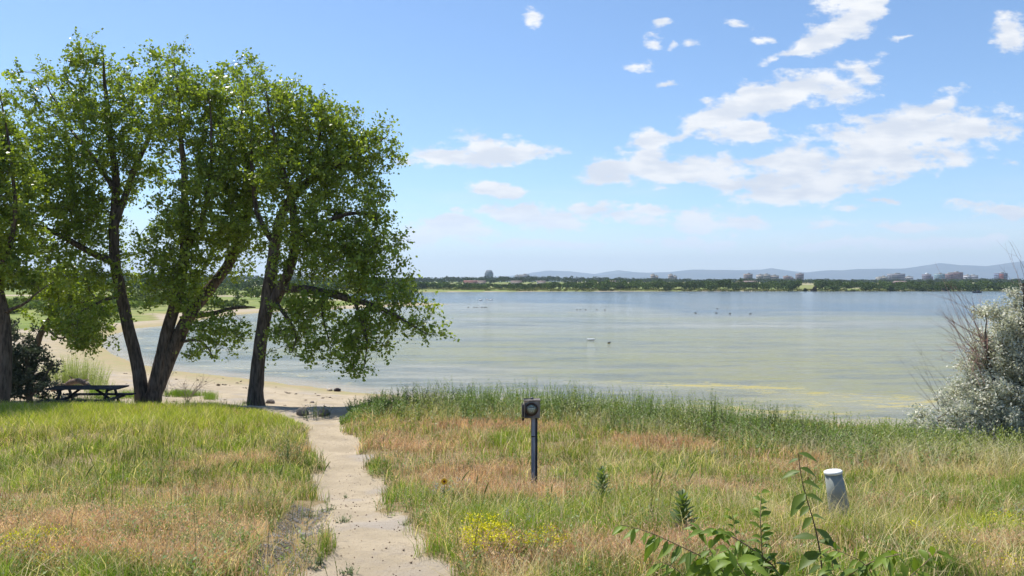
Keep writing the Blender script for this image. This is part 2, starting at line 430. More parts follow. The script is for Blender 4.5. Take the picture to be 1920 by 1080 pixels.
b = T.new('ShaderNodeBsdfPrincipled'); T.link(cc, b.inputs['Base Color']); b.inputs['Roughness'].default_value = .95; b.inputs['Specular IOR Level'].default_value = .15
bp = T.new('ShaderNodeBump'); bp.inputs['Strength'].default_value = .8; bp.inputs['Distance'].default_value = .035
T.link(T.math('ADD', T.math('MULTIPLY', n2, .8), T.math('MULTIPLY', n3, .4)), bp.inputs['Height']); T.link(bp.outputs[0], b.inputs['Normal'])
T.link(b.outputs[0], out.inputs[0]); ter.data.materials.append(m_)

# ------------------------------------------------------------------ lake
wx = axis(-260, 2400, 0, 30, 420); wy = axis(22, 520, 30, 30, 420)
WX, WY = np.meshgrid(wx, wy); wxx = WX.ravel(); wyy = WY.ravel(); ws = -shore_sd(wxx, wyy)
tt = wxx / np.maximum(wyy, 1)
shal = sstep(3.5, 0.3, ws)                        # thin water over mud
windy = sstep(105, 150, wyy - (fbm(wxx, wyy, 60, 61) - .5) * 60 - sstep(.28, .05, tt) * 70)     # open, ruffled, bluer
alg = sstep(.36, .66, fbm(wxx * .5, wyy * 1.6, 16, 71, 5) + .14 * np.exp(-((wyy - 62) / 24) ** 2) - .5 * sstep(110, 160, wyy) - .26 * sstep(14, 4, ws) * sstep(9, 2, wxx))
scum = np.clip(.75 * np.exp(-((ws - 2.4 - (fbm(wxx, wyy, 5, 3) - .5) * 3) / 1.0) ** 2) + .85 * np.exp(-((ws - 8.0 - (fbm(wxx, wyy, 6, 4) - .5) * 7) / 2.2) ** 2) * sstep(-2, 8, wxx) + .5 * np.exp(-((ws - 5) / 2.) ** 2) * sstep(6, 14, wxx) + .9 * np.exp(-((wyy - 136 + wxx * .10) / 4.5) ** 2) * np.exp(-((wxx - 13) / 13) ** 2)
               + .32 * alg * sstep(90, 60, wyy), 0, 1)
lake = np_mesh('water', np.stack([wxx, wyy, wxx * 0], -1), grid_faces(420, 420), smooth=True, col=np.stack([shal, alg, windy], -1))
sa = lake.data.attributes.new('scum', 'FLOAT', 'POINT'); sa.data.foreach_set('value', scum.astype(np.float32))
tag(lake, kind='structure')
m_, T, out = mat_base('lake_water')
a = T.new('ShaderNodeAttribute', attribute_name='col'); sp = T.new('ShaderNodeSeparateColor'); T.link(a.outputs['Color'], sp.inputs[0])
g = T.new('ShaderNodeTexCoord').outputs['Object']
ga = T.mapping(g, scale=(.5, 1.25, 1))
nf = T.noise(ga, 1.6, 7, .68); nm = T.noise(ga, .22, 6, .62); nl = T.noise(ga, 6.0, 4, .6)
np1 = T.noise(T.mapping(g, rot=(0, 0, .08), scale=(.28, 1, 1)), .42, 5, .72); np2 = T.noise(T.mapping(g, rot=(0, 0, .06), scale=(.35, 1, 1)), .085, 5, .7)
stk = T.mapr(T.math('ADD', T.math('MULTIPLY', np1, .6), T.math('MULTIPLY', np2, .5)), .44, .68)
sc_a = T.new('ShaderNodeAttribute', attribute_name='scum')
amask = T.mapr(T.math('ADD', T.math('MULTIPLY', sc_a.outputs['Fac'], .24), T.math('ADD', T.math('MULTIPLY', nf, .75), T.math('MULTIPLY', nm, .45))), .74, .98)
amask = T.math('MULTIPLY', amask, T.mapr(sc_a.outputs['Fac'], .02, .35))
bed = T.mix(stk, (0.125, 0.125, 0.08), (0.33, 0.30, 0.195))
bed = T.mix(T.math('MULTIPLY', sp.outputs[1], T.mapr(T.math('ADD', T.math('MULTIPLY', nf, .5), T.math('MULTIPLY', np1, .5)), .42, .56, .1, 1.0)), bed, (0.235, 0.215, 0.045))
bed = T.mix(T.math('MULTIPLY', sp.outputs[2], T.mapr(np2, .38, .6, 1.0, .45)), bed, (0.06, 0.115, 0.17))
algc = T.mix(nl, (0.34, 0.30, 0.11), (0.50, 0.37, 0.09))
wc = T.mix(T.math('MULTIPLY', amask, .75), bed, algc)
wc = T.mix(T.mapr(sp.outputs[0], .3, 1, 0, .8), wc, (0.42, 0.33, 0.20))
b = T.new('ShaderNodeBsdfPrincipled'); T.link(wc, b.inputs['Base Color']); b.inputs['IOR'].default_value = 1.333; b.inputs['Specular IOR Level'].default_value = .38
T.link(T.mapr(amask, 0, 1, .10, .55), b.inputs['Roughness'])
w1 = T.noise(T.mapping(g, rot=(0, 0, .25), scale=(.45, 1.5, 1)), 2.4, 5, .62)
w2 = T.noise(T.mapping(g, rot=(0, 0, .12), scale=(.12, .8, 1)), .55, 4, .5)
w3 = T.noise(T.mapping(g, rot=(0, 0, .1), scale=(.5, 1.2, 1)), .7, 5, .65)
hh = T.math('ADD', T.math('MULTIPLY', w1, .07), T.math('MULTIPLY', w2, .13))
w4 = T.noise(T.mapping(g, rot=(0, 0, .1), scale=(.12, 1, 1)), .13, 4, .6)
hh = T.math('ADD', hh, T.math('MULTIPLY', w4, .55))
hh = T.math('ADD', hh, T.math('MULTIPLY', T.math('MULTIPLY', w3, sp.outputs[2]), .30))
bp = T.new('ShaderNodeBump'); bp.inputs['Strength'].default_value = .9; bp.inputs['Distance'].default_value = 1.0
T.link(hh, bp.inputs['Height']); T.link(bp.outputs[0], b.inputs['Normal'])
T.link(b.outputs[0], out.inputs[0]); lake.data.materials.append(m_)

# ------------------------------------------------------------------ mountains far to the west
def ridge(name, pts, dist, base, seed):
    px = np.array([p[0] for p in pts], float); pz = EYE + (HZ - np.array([p[1] for p in pts], float)) / F * dist
    n = 260; u = np.linspace(px[0], px[-1], n); top = np.interp(u, px, pz); x = (u - 960) / F * dist
    top = top + (fbm(x, x * 0, 420, seed, 4) - .5) * 26
    rows = []
    prof_ = [(-1700, 0.0), (-1300, .22), (-950, .40), (-600, .62), (-300, .84), (0, 1.0), (500, .8), (1200, .3), (1900, 0)]
    for (dy, k) in prof_:
        yy_ = dist + dy; z = base - 6 + (top - base) * k
        z = z + (fbm(x + dy, x * 0 + dy, 500, seed + 3, 5) - .5) * 90 * min(1, 4 * k * (1.001 - k)) * (1 if k > .05 else 0)
        rows.append(np.stack([x * 1.0, np.full(n, yy_) + (fbm(x, x * 0, 900, seed + 9) - .5) * 500, z], -1))
    o = np_mesh(name, np.concatenate(rows), grid_faces(n, len(rows)), pm('haze_blue_forest', (0.05, 0.085, 0.11), (0.09, 0.11, 0.12), .004, 1, 0), smooth=True)  # forest tone with the blue of distant haze put into its colour
    tag(o, kind='structure')
ridge('mountains', [(600, 521), (900, 520), (1000, 519), (1060, 521), (1120, 516), (1180, 510), (1260, 508), (1300, 505), (1380, 506), (1435, 505), (1449, 502), (1492, 507), (1520, 509), (1560, 505), (1580, 506),
      (1600, 504), (1640, 502), (1690, 502), (1720, 499), (1755, 493), (1790, 498), (1810, 497), (1850, 499), (1880, 494), (1920, 488), (2000, 484), (2300, 480), (2800, 490)], 8300, 8, 5)
ridge('distant_mountains', [(900, 520), (975, 514), (1025, 506), (1070, 508), (1115, 513), (1160, 506), (1210, 512), (1400, 515)], 10200, 8, 15)
# ------------------------------------------------------------------ haze
hb = MB(); hb.box((0, 4000, 210), (18600, 17200, 426))
hz = hb.build('haze', None); tag(hz, kind='stuff')
m_, T, out = mat_base('air'); pv = T.new('ShaderNodeVolumePrincipled')
pv.inputs['Color'].default_value = (0.70, 0.85, 1.0, 1); pv.inputs['Density'].default_value = 0.000125; pv.inputs['Anisotropy'].default_value = 0.2
T.link(pv.outputs[0], out.inputs['Volume']); hz.data.materials.append(m_)


# ------------------------------------------------------------------ far woods
def leaf_cloud(rs, n, c, rad, size, flat=0.0):
    """n quads facing every way inside an ellipsoid shell"""
    d = rs.normal(size=(n, 3)); d /= np.linalg.norm(d, axis=1)[:, None]
    r = rs.uniform(.45, 1.0, n) ** .6
    p = np.asarray(c) + d * r[:, None] * np.asarray(rad)
    return quads(rs, p, size * rs.uniform(.7, 1.3, n))
def quads(rs, p, size, long=1.0, nrm=None):
    n = len(p); u = rs.normal(size=(n, 3)) if nrm is None else nrm
    u /= np.linalg.norm(u, axis=1)[:, None] + 1e-9
    v = np.cross(u, rs.normal(size=(n, 3))); v /= np.linalg.norm(v, axis=1)[:, None] + 1e-9
    s_ = np.broadcast_to(size, (n,))[:, None]
    V = np.stack([p - u * s_ * .5 * long, p + v * s_ * .42 - u * s_ * .05 * long, p + u * s_ * .5 * long, p - v * s_ * .42 - u * s_ * .05 * long], 1)
    return V.reshape(-1, 3)
def qfaces(n): return np.arange(n * 4).reshape(n, 4)
def wood(name, label, spots, seed, nleaf, mat, tone):
    """a mass of merged crowns; spots rows: x, y, ground, height, width, tone"""
    rs = np.random.RandomState(seed); V = []; C = []
    for (x, y, z, h, w, t) in spots:
        nb = 4
        for k in range(nb):
            cx = x + rs.uniform(-.35, .35) * w; cy = y + rs.uniform(-.35, .35) * w; cz = z + h * (rs.uniform(.25, .74) if k else .6)
            rr = np.array([w * rs.uniform(.28, .42), w * .35, h * rs.uniform(.2, .3)])
            v = leaf_cloud(rs, nleaf // nb, (cx, cy, cz), rr, w * .16)
            V.append(v); c = np.array(tone) * t
            C.append(np.repeat(c[None] * rs.uniform(.75, 1.25, (len(v) // 4, 1)), 4, 0))
    V = np.concatenate(V); C = np.concatenate(C)
    o = np_mesh(name, V, qfaces(len(V) // 4), mat, col=C)
    return tag(o, label, 'woods', kind='stuff')
far_leaf = leafmat('far_leaves', trans=.2, rough=.9, spec=.1)
rs = np.random.RandomState(4)
def gz1(x, y): return float(ground(np.array([x]), np.array([y]))[0])
def gzv(x, y): return ground(np.array(x, float), np.array(y, float))
sp_ = []
for px in np.arange(770, 2350, 3.6):
    if 1500 < px < 1528 and rs.rand() < .9: continue
    if 850 < px < 1000 and rs.rand() < .25: continue
    D = rs.uniform(505, 590); x = (px - 960) / F * D; big = .72 if px < 1100 else 1.0
    h = rs.uniform(5.4, 7.6) * big * rs.choice([.8, 1, 1, 1.15]) * (1 + .1 * math.sin(px / 40)); t = rs.uniform(.7, 1.35)
    sp_.append([x, D, 0, h, rs.uniform(5, 9), t])
for px in np.arange(-200, 770, 7):
    D = rs.uniform(330, 520); x = (px - 960) / F * D; sp_.append([x, D, 0, rs.uniform(5, 9), rs.uniform(6, 10), rs.uniform(.7, 1.3)])
sp_ = np.array(sp_); sp_[:, 2] = gzv(sp_[:, 0], sp_[:, 1])
wood('shore_woods', 'green belt of merged cottonwood crowns along the far shore of the lake', sp_, 5, 170, far_leaf, (0.070, 0.105, 0.030))
sp_ = []
for px in np.arange(700, 2400, 4.2):
    for row in range(2):
        D = rs.uniform(900, 1350); x = (px + rs.uniform(-3, 3) - 960) / F * D
        if abs(fbm(x, D, 90, 91) - .5) > .16 and row: continue
        sp_.append([x, D, 0, rs.uniform(6.5, 10.5) * (1 + .12 * math.sin(px / 70)) * np.interp(px, [1150, 1350], [1, .68]), rs.uniform(8, 14), rs.uniform(.7, 1.15)])
for px in np.arange(-300, 700, 6):
    D = rs.uniform(700, 1200); x = (px - 960) / F * D; sp_.append([x, D, 0, rs.uniform(9, 13), rs.uniform(9, 15), rs.uniform(.7, 1.1)])
sp_ = np.array(sp_); sp_[:, 2] = gzv(sp_[:, 0], sp_[:, 1])
wood('distant_woods', 'dark green distant band of treetops on the rise behind the far shore woods', sp_, 6, 90, far_leaf, (0.045, 0.070, 0.030))
# low brush and reeds on the far shore
sp_ = []
for px in np.arange(780, 2300, 3.2):
    D = 481 + 30 * rs.rand() + (np.interp(px, [780, 1100, 1150, 1400], [14, 6, 26, 20])); x = (px - 960) / F * D
    hgt = rs.uniform(.9, 2.6) if px < 1140 else rs.uniform(.8, 1.9); sp_.append([x, D, 0, hgt, rs.uniform(3, 6), rs.uniform(.8, 1.5)])
sp_ = np.array(sp_); sp_[:, 2] = gzv(sp_[:, 0], sp_[:, 1])
wood('shore_reeds', 'low olive brush and reeds at the water edge of the far shore', sp_, 7, 40, far_leaf, (0.13, 0.13, 0.05))
# willow brush on the flat left of the lake
sp_ = []
for k in range(420):
    px = rs.uniform(-250, 560); D = 90 + 200 * rs.rand() ** 1.3; x = (px - 960) / F * D
    if shore_sd(np.array([x]), np.array([D]))[0] < 12: continue
    if fbm(x, D, 30, 14) < .47: continue
    sp_.append([x, D, 0, rs.uniform(.8, 2.4) * (1 + (D > 170) * .9), rs.uniform(3, 6), rs.uniform(.7, 1.5)])
sp_ = np.array(sp_); sp_[:, 2] = gzv(sp_[:, 0], sp_[:, 1])
wood('willow_brush', 'yellow-green willow brush on the flat left of the lake behind the big trees', sp_, 8, 150, far_leaf, (0.12, 0.155, 0.035))

# ------------------------------------------------------------------ individual trees of the far shore
def far_tree(x, y, h, w, tone, label, seed, trunk=True, group=None):
    rs = np.random.RandomState(seed); z = gz1(x, y)
    t = thing('shore_tree', (x, y, z), label, 'tree', group)
    mb = MB(); mb.tube([(0, 0, -.2), (.1, 0, h * .3), (0, .1, h * .7)], [h * .03, h * .022, h * .008], 6)
    for k in range(4):
        a = k * 1.7; mb.tube([(0, 0, h * .25), (math.cos(a) * w * .18, math.sin(a) * w * .18, h * .5), (math.cos(a) * w * .3, math.sin(a) * w * .3, h * .7)], [h * .012, h * .009, h * .004], 5)
    mb.build('trunk', pm('grey_bark', (0.16, 0.13, 0.10), (0.09, 0.075, 0.06), 6, .9), t)
    V = [leaf_cloud(rs, 110, (rs.uniform(-.26, .26) * w, rs.uniform(-.26, .26) * w, h * rs.uniform(.3, .78)), (w * .27, w * .27, h * .2), w * .11) for k in range(7)]
    V = np.concatenate(V); C = np.repeat(np.array(tone)[None] * rs.uniform(.7, 1.3, (len(V) // 4, 1)), 4, 0)
    np_mesh('crown', V, qfaces(len(V) // 4), far_leaf, t, col=C)
    return t
def FT(px, D, h, w, tone, label, seed): far_tree((px - 960) / F * D, D, h, w, tone, label, seed)
FT(1510, 498, 4.2, 3.6, (0.055, 0.07, 0.03), 'small dark tree left of a purplish shrub in the far shore gap', 1)
FT(1526, 500, 4.6, 4.6, (0.075, 0.065, 0.045), 'purplish brown tree right of a small dark one in the far shore gap', 2)
FT(1486, 520, 7.4, 8.0, (0.06, 0.10, 0.028), 'broad dark green tree closing the left side of the tan gap on the far shore', 3)
FT(1546, 520, 7.2, 7.0, (0.06, 0.095, 0.03), 'round green tree closing the right side of the tan gap on the far shore', 4)
FT(1823, 520, 7.2, 6.5, (0.07, 0.125, 0.03), 'tallest bright green tree on the far shore near the moored boat', 5)
FT(793, 505, 5.2, 6, (0.05, 0.085, 0.03), 'dark round tree on the far shore just right of the cottonwood foliage', 6)
FT(1163, 500, 5.6, 5.5, (0.05, 0.075, 0.03), 'dark green tree at the end of the low reeds on the far shore', 7)

# ------------------------------------------------------------------ skyline
BD = 1500.0
def sky_building(x0, x1, top, label, wall, glass, name='office_building', steps=None, dist=BD, roofc=(0.42, 0.41, 0.39), depth=None, cham=0, bands='h', extra=None):
    cx = ((x0 + x1) / 2 - 960) / F * dist; w = (x1 - x0) / F * dist; z0 = gz1(cx, dist); z1 = EYE + (HZ - top) / F * dist; h = z1 - z0
    d = depth or max(14, w * .6)
    t = thing(name, (cx, dist, z0), label, 'building')
    wm = pm('facade_%.2f_%.2f_%.2f' % wall, wall, tuple(k * .85 for k in wall), .4, .8, 0)
    gm = pm('glazing_%.2f_%.2f_%.2f' % glass, glass, tuple(k * .8 for k in glass), .5, .15, 0, spec=.8)
    steps = steps or [(0, 1, 1.0)]
    mb = MB(); rf = MB(); 
    for (a, bb, k) in steps:
        ww = (bb - a) * w; xc = -w / 2 + (a + bb) / 2 * w; hh_ = h * k
        if cham:
            p = [(-ww / 2, 0), (ww / 2, 0), (ww / 2, hh_ * .72), (ww / 2 * .62, hh_), (-ww / 2 * .62, hh_), (-ww / 2, hh_ * .72)]
            v = [(xc + q[0], yy_, q[1]) for yy_ in (-d / 2, d / 2) for q in p]; n = 6
            mb.add(v, [list(range(6))[::-1], [6 + i for i in range(6)]] + [[i, (i + 1) % 6, 6 + (i + 1) % 6, 6 + i] for i in range(6)])
        else: mb.box((xc, 0, hh_ / 2), (ww - .02, d, hh_))
        ns = max(3, int(hh_ / 3.6))
        for f in range(1, ns):
            zz_ = hh_ * f / ns + .4
            lim = 1.0 if not cham or zz_ < hh_ * .72 else 1 - .38 * (zz_ - hh_ * .72) / (hh_ * .28) - .08
            wb = MB(); wb.box((xc, -d / 2 - .06, zz_), (ww * .9 * lim, .3, hh_ / ns * .48))
            wb.box((xc - ww / 2 * lim - .06, 0, zz_), (.3, d * .88, hh_ / ns * .48)) if not cham else None
            wb.build('window_band', gm, t)
        if not cham:
            rf.box((xc, 0, hh_ + .35), (ww + .3, d + .3, .7)); rf.box((xc + ww * .1, 0, hh_ + 1.6), (ww * .3, d * .4, 1.8))
        else: rf.box((xc, 0, hh_ + .3), (ww * .55, d * .5, .6))
    mb.build('wall', wm, t); rf.build('roof', pm('roofing_%.2f' % roofc[0], roofc, None, .5, .9, 0), t)
    if extra: extra(t, w, d, h)
    return t
grey = (0.30, 0.30, 0.31); tan = (0.42, 0.34, 0.27); red = (0.24, 0.12, 0.10); blue = (0.10, 0.16, 0.22); dk = (0.05, 0.065, 0.09)
sky_building(909, 925, 507, 'lone grey blue tower with sloped shoulders above the trees near the left of the skyline', (0.26, 0.29, 0.33), (0.16, 0.20, 0.26), 'apartment_tower', cham=1)
sky_building(965, 992, 515.5, 'long low grey building just right of the lone tower with sloped shoulders', grey, dk, steps=[(0, .3, .9), (.3, 1, 1)])
sky_building(1221, 1233, 515.0, 'small stepped beige building, left of two alone on the middle skyline', tan, dk, steps=[(0, .5, 1), (.5, 1, .8)])
sky_building(1254, 1268, 515.0, 'small stepped beige building, right of two alone on the middle skyline', (0.38, 0.33, 0.30), dk, steps=[(0, .45, 1), (.45, 1, .78)])
sky_building(1396, 1409, 514, 'square brown tower standing alone left of the long pale apartment block', (0.27, 0.22, 0.20), dk, 'apartment_tower')
sky_building(1420, 1442, 515, 'long pale block with stepped roof between two brown blocks of the skyline', (0.40, 0.36, 0.32), (0.10, 0.12, 0.14), 'apartment_block', steps=[(0, .4, .96), (.4, 1, 1)])
sky_building(1443.5, 1458, 517, 'low beige block touching the right end of the long pale apartment block', (0.36, 0.30, 0.26), dk, 'apartment_block')
sky_building(1470.5, 1485, 518, 'low brown block left of the narrow brown tower', (0.26, 0.17, 0.15), dk, steps=[(0, .6, 1), (.6, 1, .8)])
sky_building(1494, 1504.5, 513.5, 'narrow brown tower at the right end of the middle building cluster', (0.20, 0.16, 0.17), dk, 'apartment_tower')
sky_building(1645, 1661, 519, 'small cream building with a step, leftmost of the right building cluster', (0.50, 0.46, 0.38), dk, steps=[(0, .35, .85), (.35, 1, 1)])
sky_building(1667, 1693, 514, 'long grey office slab near the left of the right building cluster', (0.27, 0.27, 0.31), dk)
sky_building(1696, 1709, 519.3, 'low white building in front of the mountains right of the long grey slab', (0.6, 0.58, 0.55), dk)
def glint(t, w, d, h):  # added white shape standing in for sunlight glinting off the roof
    mb = MB(); mb.lathe([(w * .17, 0), (w * .17, 1.2), (w * .13, 2.4), (w * .05, 3.0)], 16, (-w * .12, 0, h + .7)); mb.build('roof_glint', pm('glint_white', (0.85, 0.85, 0.85), None, 5, .3, 0), t)
sky_building(1732, 1746, 514.8, 'dark building with a white shape for the bright glint on its roof in the right cluster', (0.20, 0.17, 0.22), dk, steps=[(0, .75, 1), (.75, 1, .7)], extra=glint)
sky_building(1755, 1768, 513.8, 'blue green glass office left of the broad brown stepped building', (0.22, 0.32, 0.36), (0.10, 0.20, 0.26), steps=[(0, 1, 1)])
sky_building(1774, 1801, 511, 'broad brown stepped office, largest of the right building cluster', (0.20, 0.12, 0.12), (0.07, 0.06, 0.08), steps=[(0, .3, .85), (.3, 1, 1)])
sky_building(1810, 1830, 516.5, 'low pale grey building right of the broad brown stepped office', (0.42, 0.42, 0.44), (0.12, 0.14, 0.18), steps=[(0, .3, 1), (.3, 1, .96)])
def redside(t, w, d, h):
    mb = MB(); mb.box((-w * .2, -d / 2 - .3, h * .5), (w * .5, .4, h * .9)); mb.build('brick_front', pm('red_brick_far', (0.38, 0.13, 0.10), (0.30, 0.10, 0.09), .4, .8, 0), t)
sky_building(1868, 1885, 512.6, 'red and blue office block standing alone at the right end of the skyline', (0.14, 0.17, 0.26), (0.06, 0.09, 0.16), extra=redside)
# houses among the trees behind the far shore
def house(px, D, zt, w, label, wall=(0.62, 0.56, 0.48), roof=(0.30, 0.22, 0.19)):
    x = (px - 960) / F * D; zb = gz1(x, D); t = thing('house', (x, D, zb), label, 'house')
    h = 3.0
    mb = MB(); mb.box((0, 0, h / 2), (w, 8, h)); mb.build('wall', pm('house_wall_%.2f' % wall[0], wall, None, 1, .8, 0), t)
    r = MB(); v = [(-w * .55, -4.6, h), (w * .55, -4.6, h), (w * .55, 4.6, h), (-w * .55, 4.6, h), (-w * .5, 0, h + 1.7), (w * .5, 0, h + 1.7)]
    r.add(v, [(0, 1, 5, 4), (2, 3, 4, 5), (1, 2, 5), (3, 0, 4), (3, 2, 1, 0)]); r.build('roof', pm('house_roof_%.2f' % roof[0], roof, None, 1, .9, 0), t)
    for k in (-.3, 0, .3):
        q = MB(); q.box((w * k, -4.03, h * .5), (w * .13, .2, 1.4)); q.build('window', pm('house_glass', dk, None, 1, .2, 0), t)
house(883, 830, 6.4, 16, 'red roofed long house among trees left of the lone tower', (0.42, 0.25, 0.2), (0.35, 0.16, 0.13))
house(903, 800, 7.6, 9, 'pale house under the lone tower with sloped shoulders', (0.6, 0.52, 0.42))
house(968, 800, 7.2, 12, 'white house among trees, first right of the lone tower')
house(1015, 800, 7.0, 9, 'small white gabled house among trees right of the lone tower', (0.7, 0.66, 0.6))
house(1147, 860, 7.6, 9, 'cream house among the trees left of the two small beige buildings', (0.66, 0.58, 0.45))
house(1401, 840, 6.0, 22, 'low brown lodge below the square brown tower', (0.28, 0.2, 0.17))
house(1688, 840, 7.0, 13, 'red brick house among trees below the long grey slab', (0.34, 0.16, 0.13))

# ------------------------------------------------------------------ boat and birds
def boat(px, Y, label):
    t = thing('motor_boat', ((px - 960) / F * Y, Y, .0), label, 'boat', rz=.1)
    mb = MB(); L = 5.2; ws_ = [(-.5, .95), (-.3, 1.0), (0, 1.0), (.25, .8), (.42, .4), (.5, .03)]
    v = []; 
    for (u, k) in ws_: v += [(u * L, -k, .75), (u * L, -k * .6, -.12), (u * L, k * .6, -.12), (u * L, k, .75)]
    f = [];
    for i in range(len(ws_) - 1):
        for j in range(3): f.append((i * 4 + j, i * 4 + j + 1, i * 4 + 5 + j, i * 4 + 4 + j))
        f.append((i * 4 + 3, i * 4, i * 4 + 4, i * 4 + 7))
    f += [(0, 3, 2, 1)]
    mb.add(v, f); mb.build('hull', pm('dark_hull', (0.05, 0.055, 0.07), None, 3, .4, 0), t)
    m2 = MB(); m2.box((.3, 0, 1.05), (.9, 1.3, .55), bevel=.1); m2.build('console', pm('dark_screen', (0.08, 0.09, 0.1), None, 3, .3, 0), t)
    m3 = MB(); m3.box((-2.75, 0, .8), (.35, .4, .9), bevel=.08); m3.build('outboard_motor', pm('black_cowl', (0.03, 0.03, 0.03), None, 3, .4, 0), t)
boat(1833, 420, 'small dark motor boat lying off the far shore at the right')
def bird(name, px, py, L, c, label, group, rz, pair_dx=0, tall=.45):
    L *= .72
    x, Y = W0(px, py); t = thing(name, (x, Y, 0.0), label, 'bird', group, rz)
    mb = MB(); mb.lathe([(.001, -.5), (.10, -.44), (.21, -.25), (.25, 0), (.2, .25), (.10, .42), (.03, .5)], 10, rot=Matrix.Rotation(R(90), 4, 'Y'))
    # neck and head in the same surface
    mb.tube([(.30, 0, .05), (.42, 0, .22), (.42, 0, .42 * tall), (.50, 0, .50 * tall), (.60, 0, .48 * tall)], [.10, .065, .055, .085, .02], 8)
    V = np.concatenate(mb.v); V[:, 2] = V[:, 2] * .8 + .12; mb.v = [V * L]
    o = mb.build('body', pm(name + '_feathers', c, None, 4, .8, 0), t, smooth=True)
    b_ = MB(); b_.tube([(.60 * L, 0, (.38 * tall + .12) * L), (.80 * L, 0, (.34 * tall + .12) * L)], [.022 * L, .006 * L], 5)
    b_.build('bill', pm('bird_bill', (0.5, 0.3, 0.06), None, 4, .6, 0), t)
pel = 'white pelicans resting on the lake'
bird('pelican', 901, 563.5, 1.5, (0.85, 0.84, 0.8), 'white pelican resting on the pale bar right of the sandy spit, leftmost of three there', pel, .2, tall=1.3)
bird('pelican', 914, 562.5, 1.4, (0.85, 0.84, 0.8), 'white pelican resting on the pale bar right of the sandy spit, middle of three there', pel, 2.8, tall=1.3)
bird('pelican', 920.5, 563, 1.5, (0.85, 0.84, 0.8), 'white pelican resting on the pale bar right of the sandy spit, rightmost of three there', pel, .4, tall=1.3)
bird('gull', 1105.6, 637.8, .62, (0.85, 0.85, 0.83), 'left gull of the white pair floating in the middle of the olive shallows', 'white gulls floating as a pair', 3.0)
bird('gull', 1110.6, 637.8, .62, (0.85, 0.85, 0.83), 'right gull of the white pair floating in the middle of the olive shallows', 'white gulls floating as a pair', .1)
dk_ = [(878, 576.6), (889, 576.4), (894, 576.6), (903.5, 576.6), (908.5, 576.4), (911.5, 576.6)]
for i, (a_, b_) in enumerate(dk_): bird('duck', a_, b_, .55, (0.06, 0.055, 0.05), 'small dark duck in the row floating below the resting white pelicans', 'ducks in a row off the sandy spit', [.2, 3.0, .4][i % 3])
for i, (a_, b_) in enumerate([(1082, 581), (1088, 581), (1098.5, 581), (1119, 581), (1134, 581.5)]): bird('duck', a_, b_, .55, (0.06, 0.055, 0.05), 'small dark duck in the row along the edge of the yellow algae strip', 'ducks beside the yellow algae strip', [3.1, .2][i % 2])
for (a_, b_, l_) in [(1344.5, 579, 'topmost'), (1304.5, 587.3, 'leftmost'), (1343.5, 587.3, 'second from left'), (1369, 588.6, 'third from left and largest'), (1407, 588.6, 'rightmost')]:
    bird('duck', a_, b_, .6 if a_ != 1369 else .8, (0.05, 0.045, 0.045), 'dark duck on the ruffled blue water, %s of five there' % l_, 'ducks on the ruffled blue water', a_ % 3)
bird('duck', 1142, 643.5, .5, (0.07, 0.06, 0.04), 'lone dark duck floating just right of the pair of white gulls', None, .6)

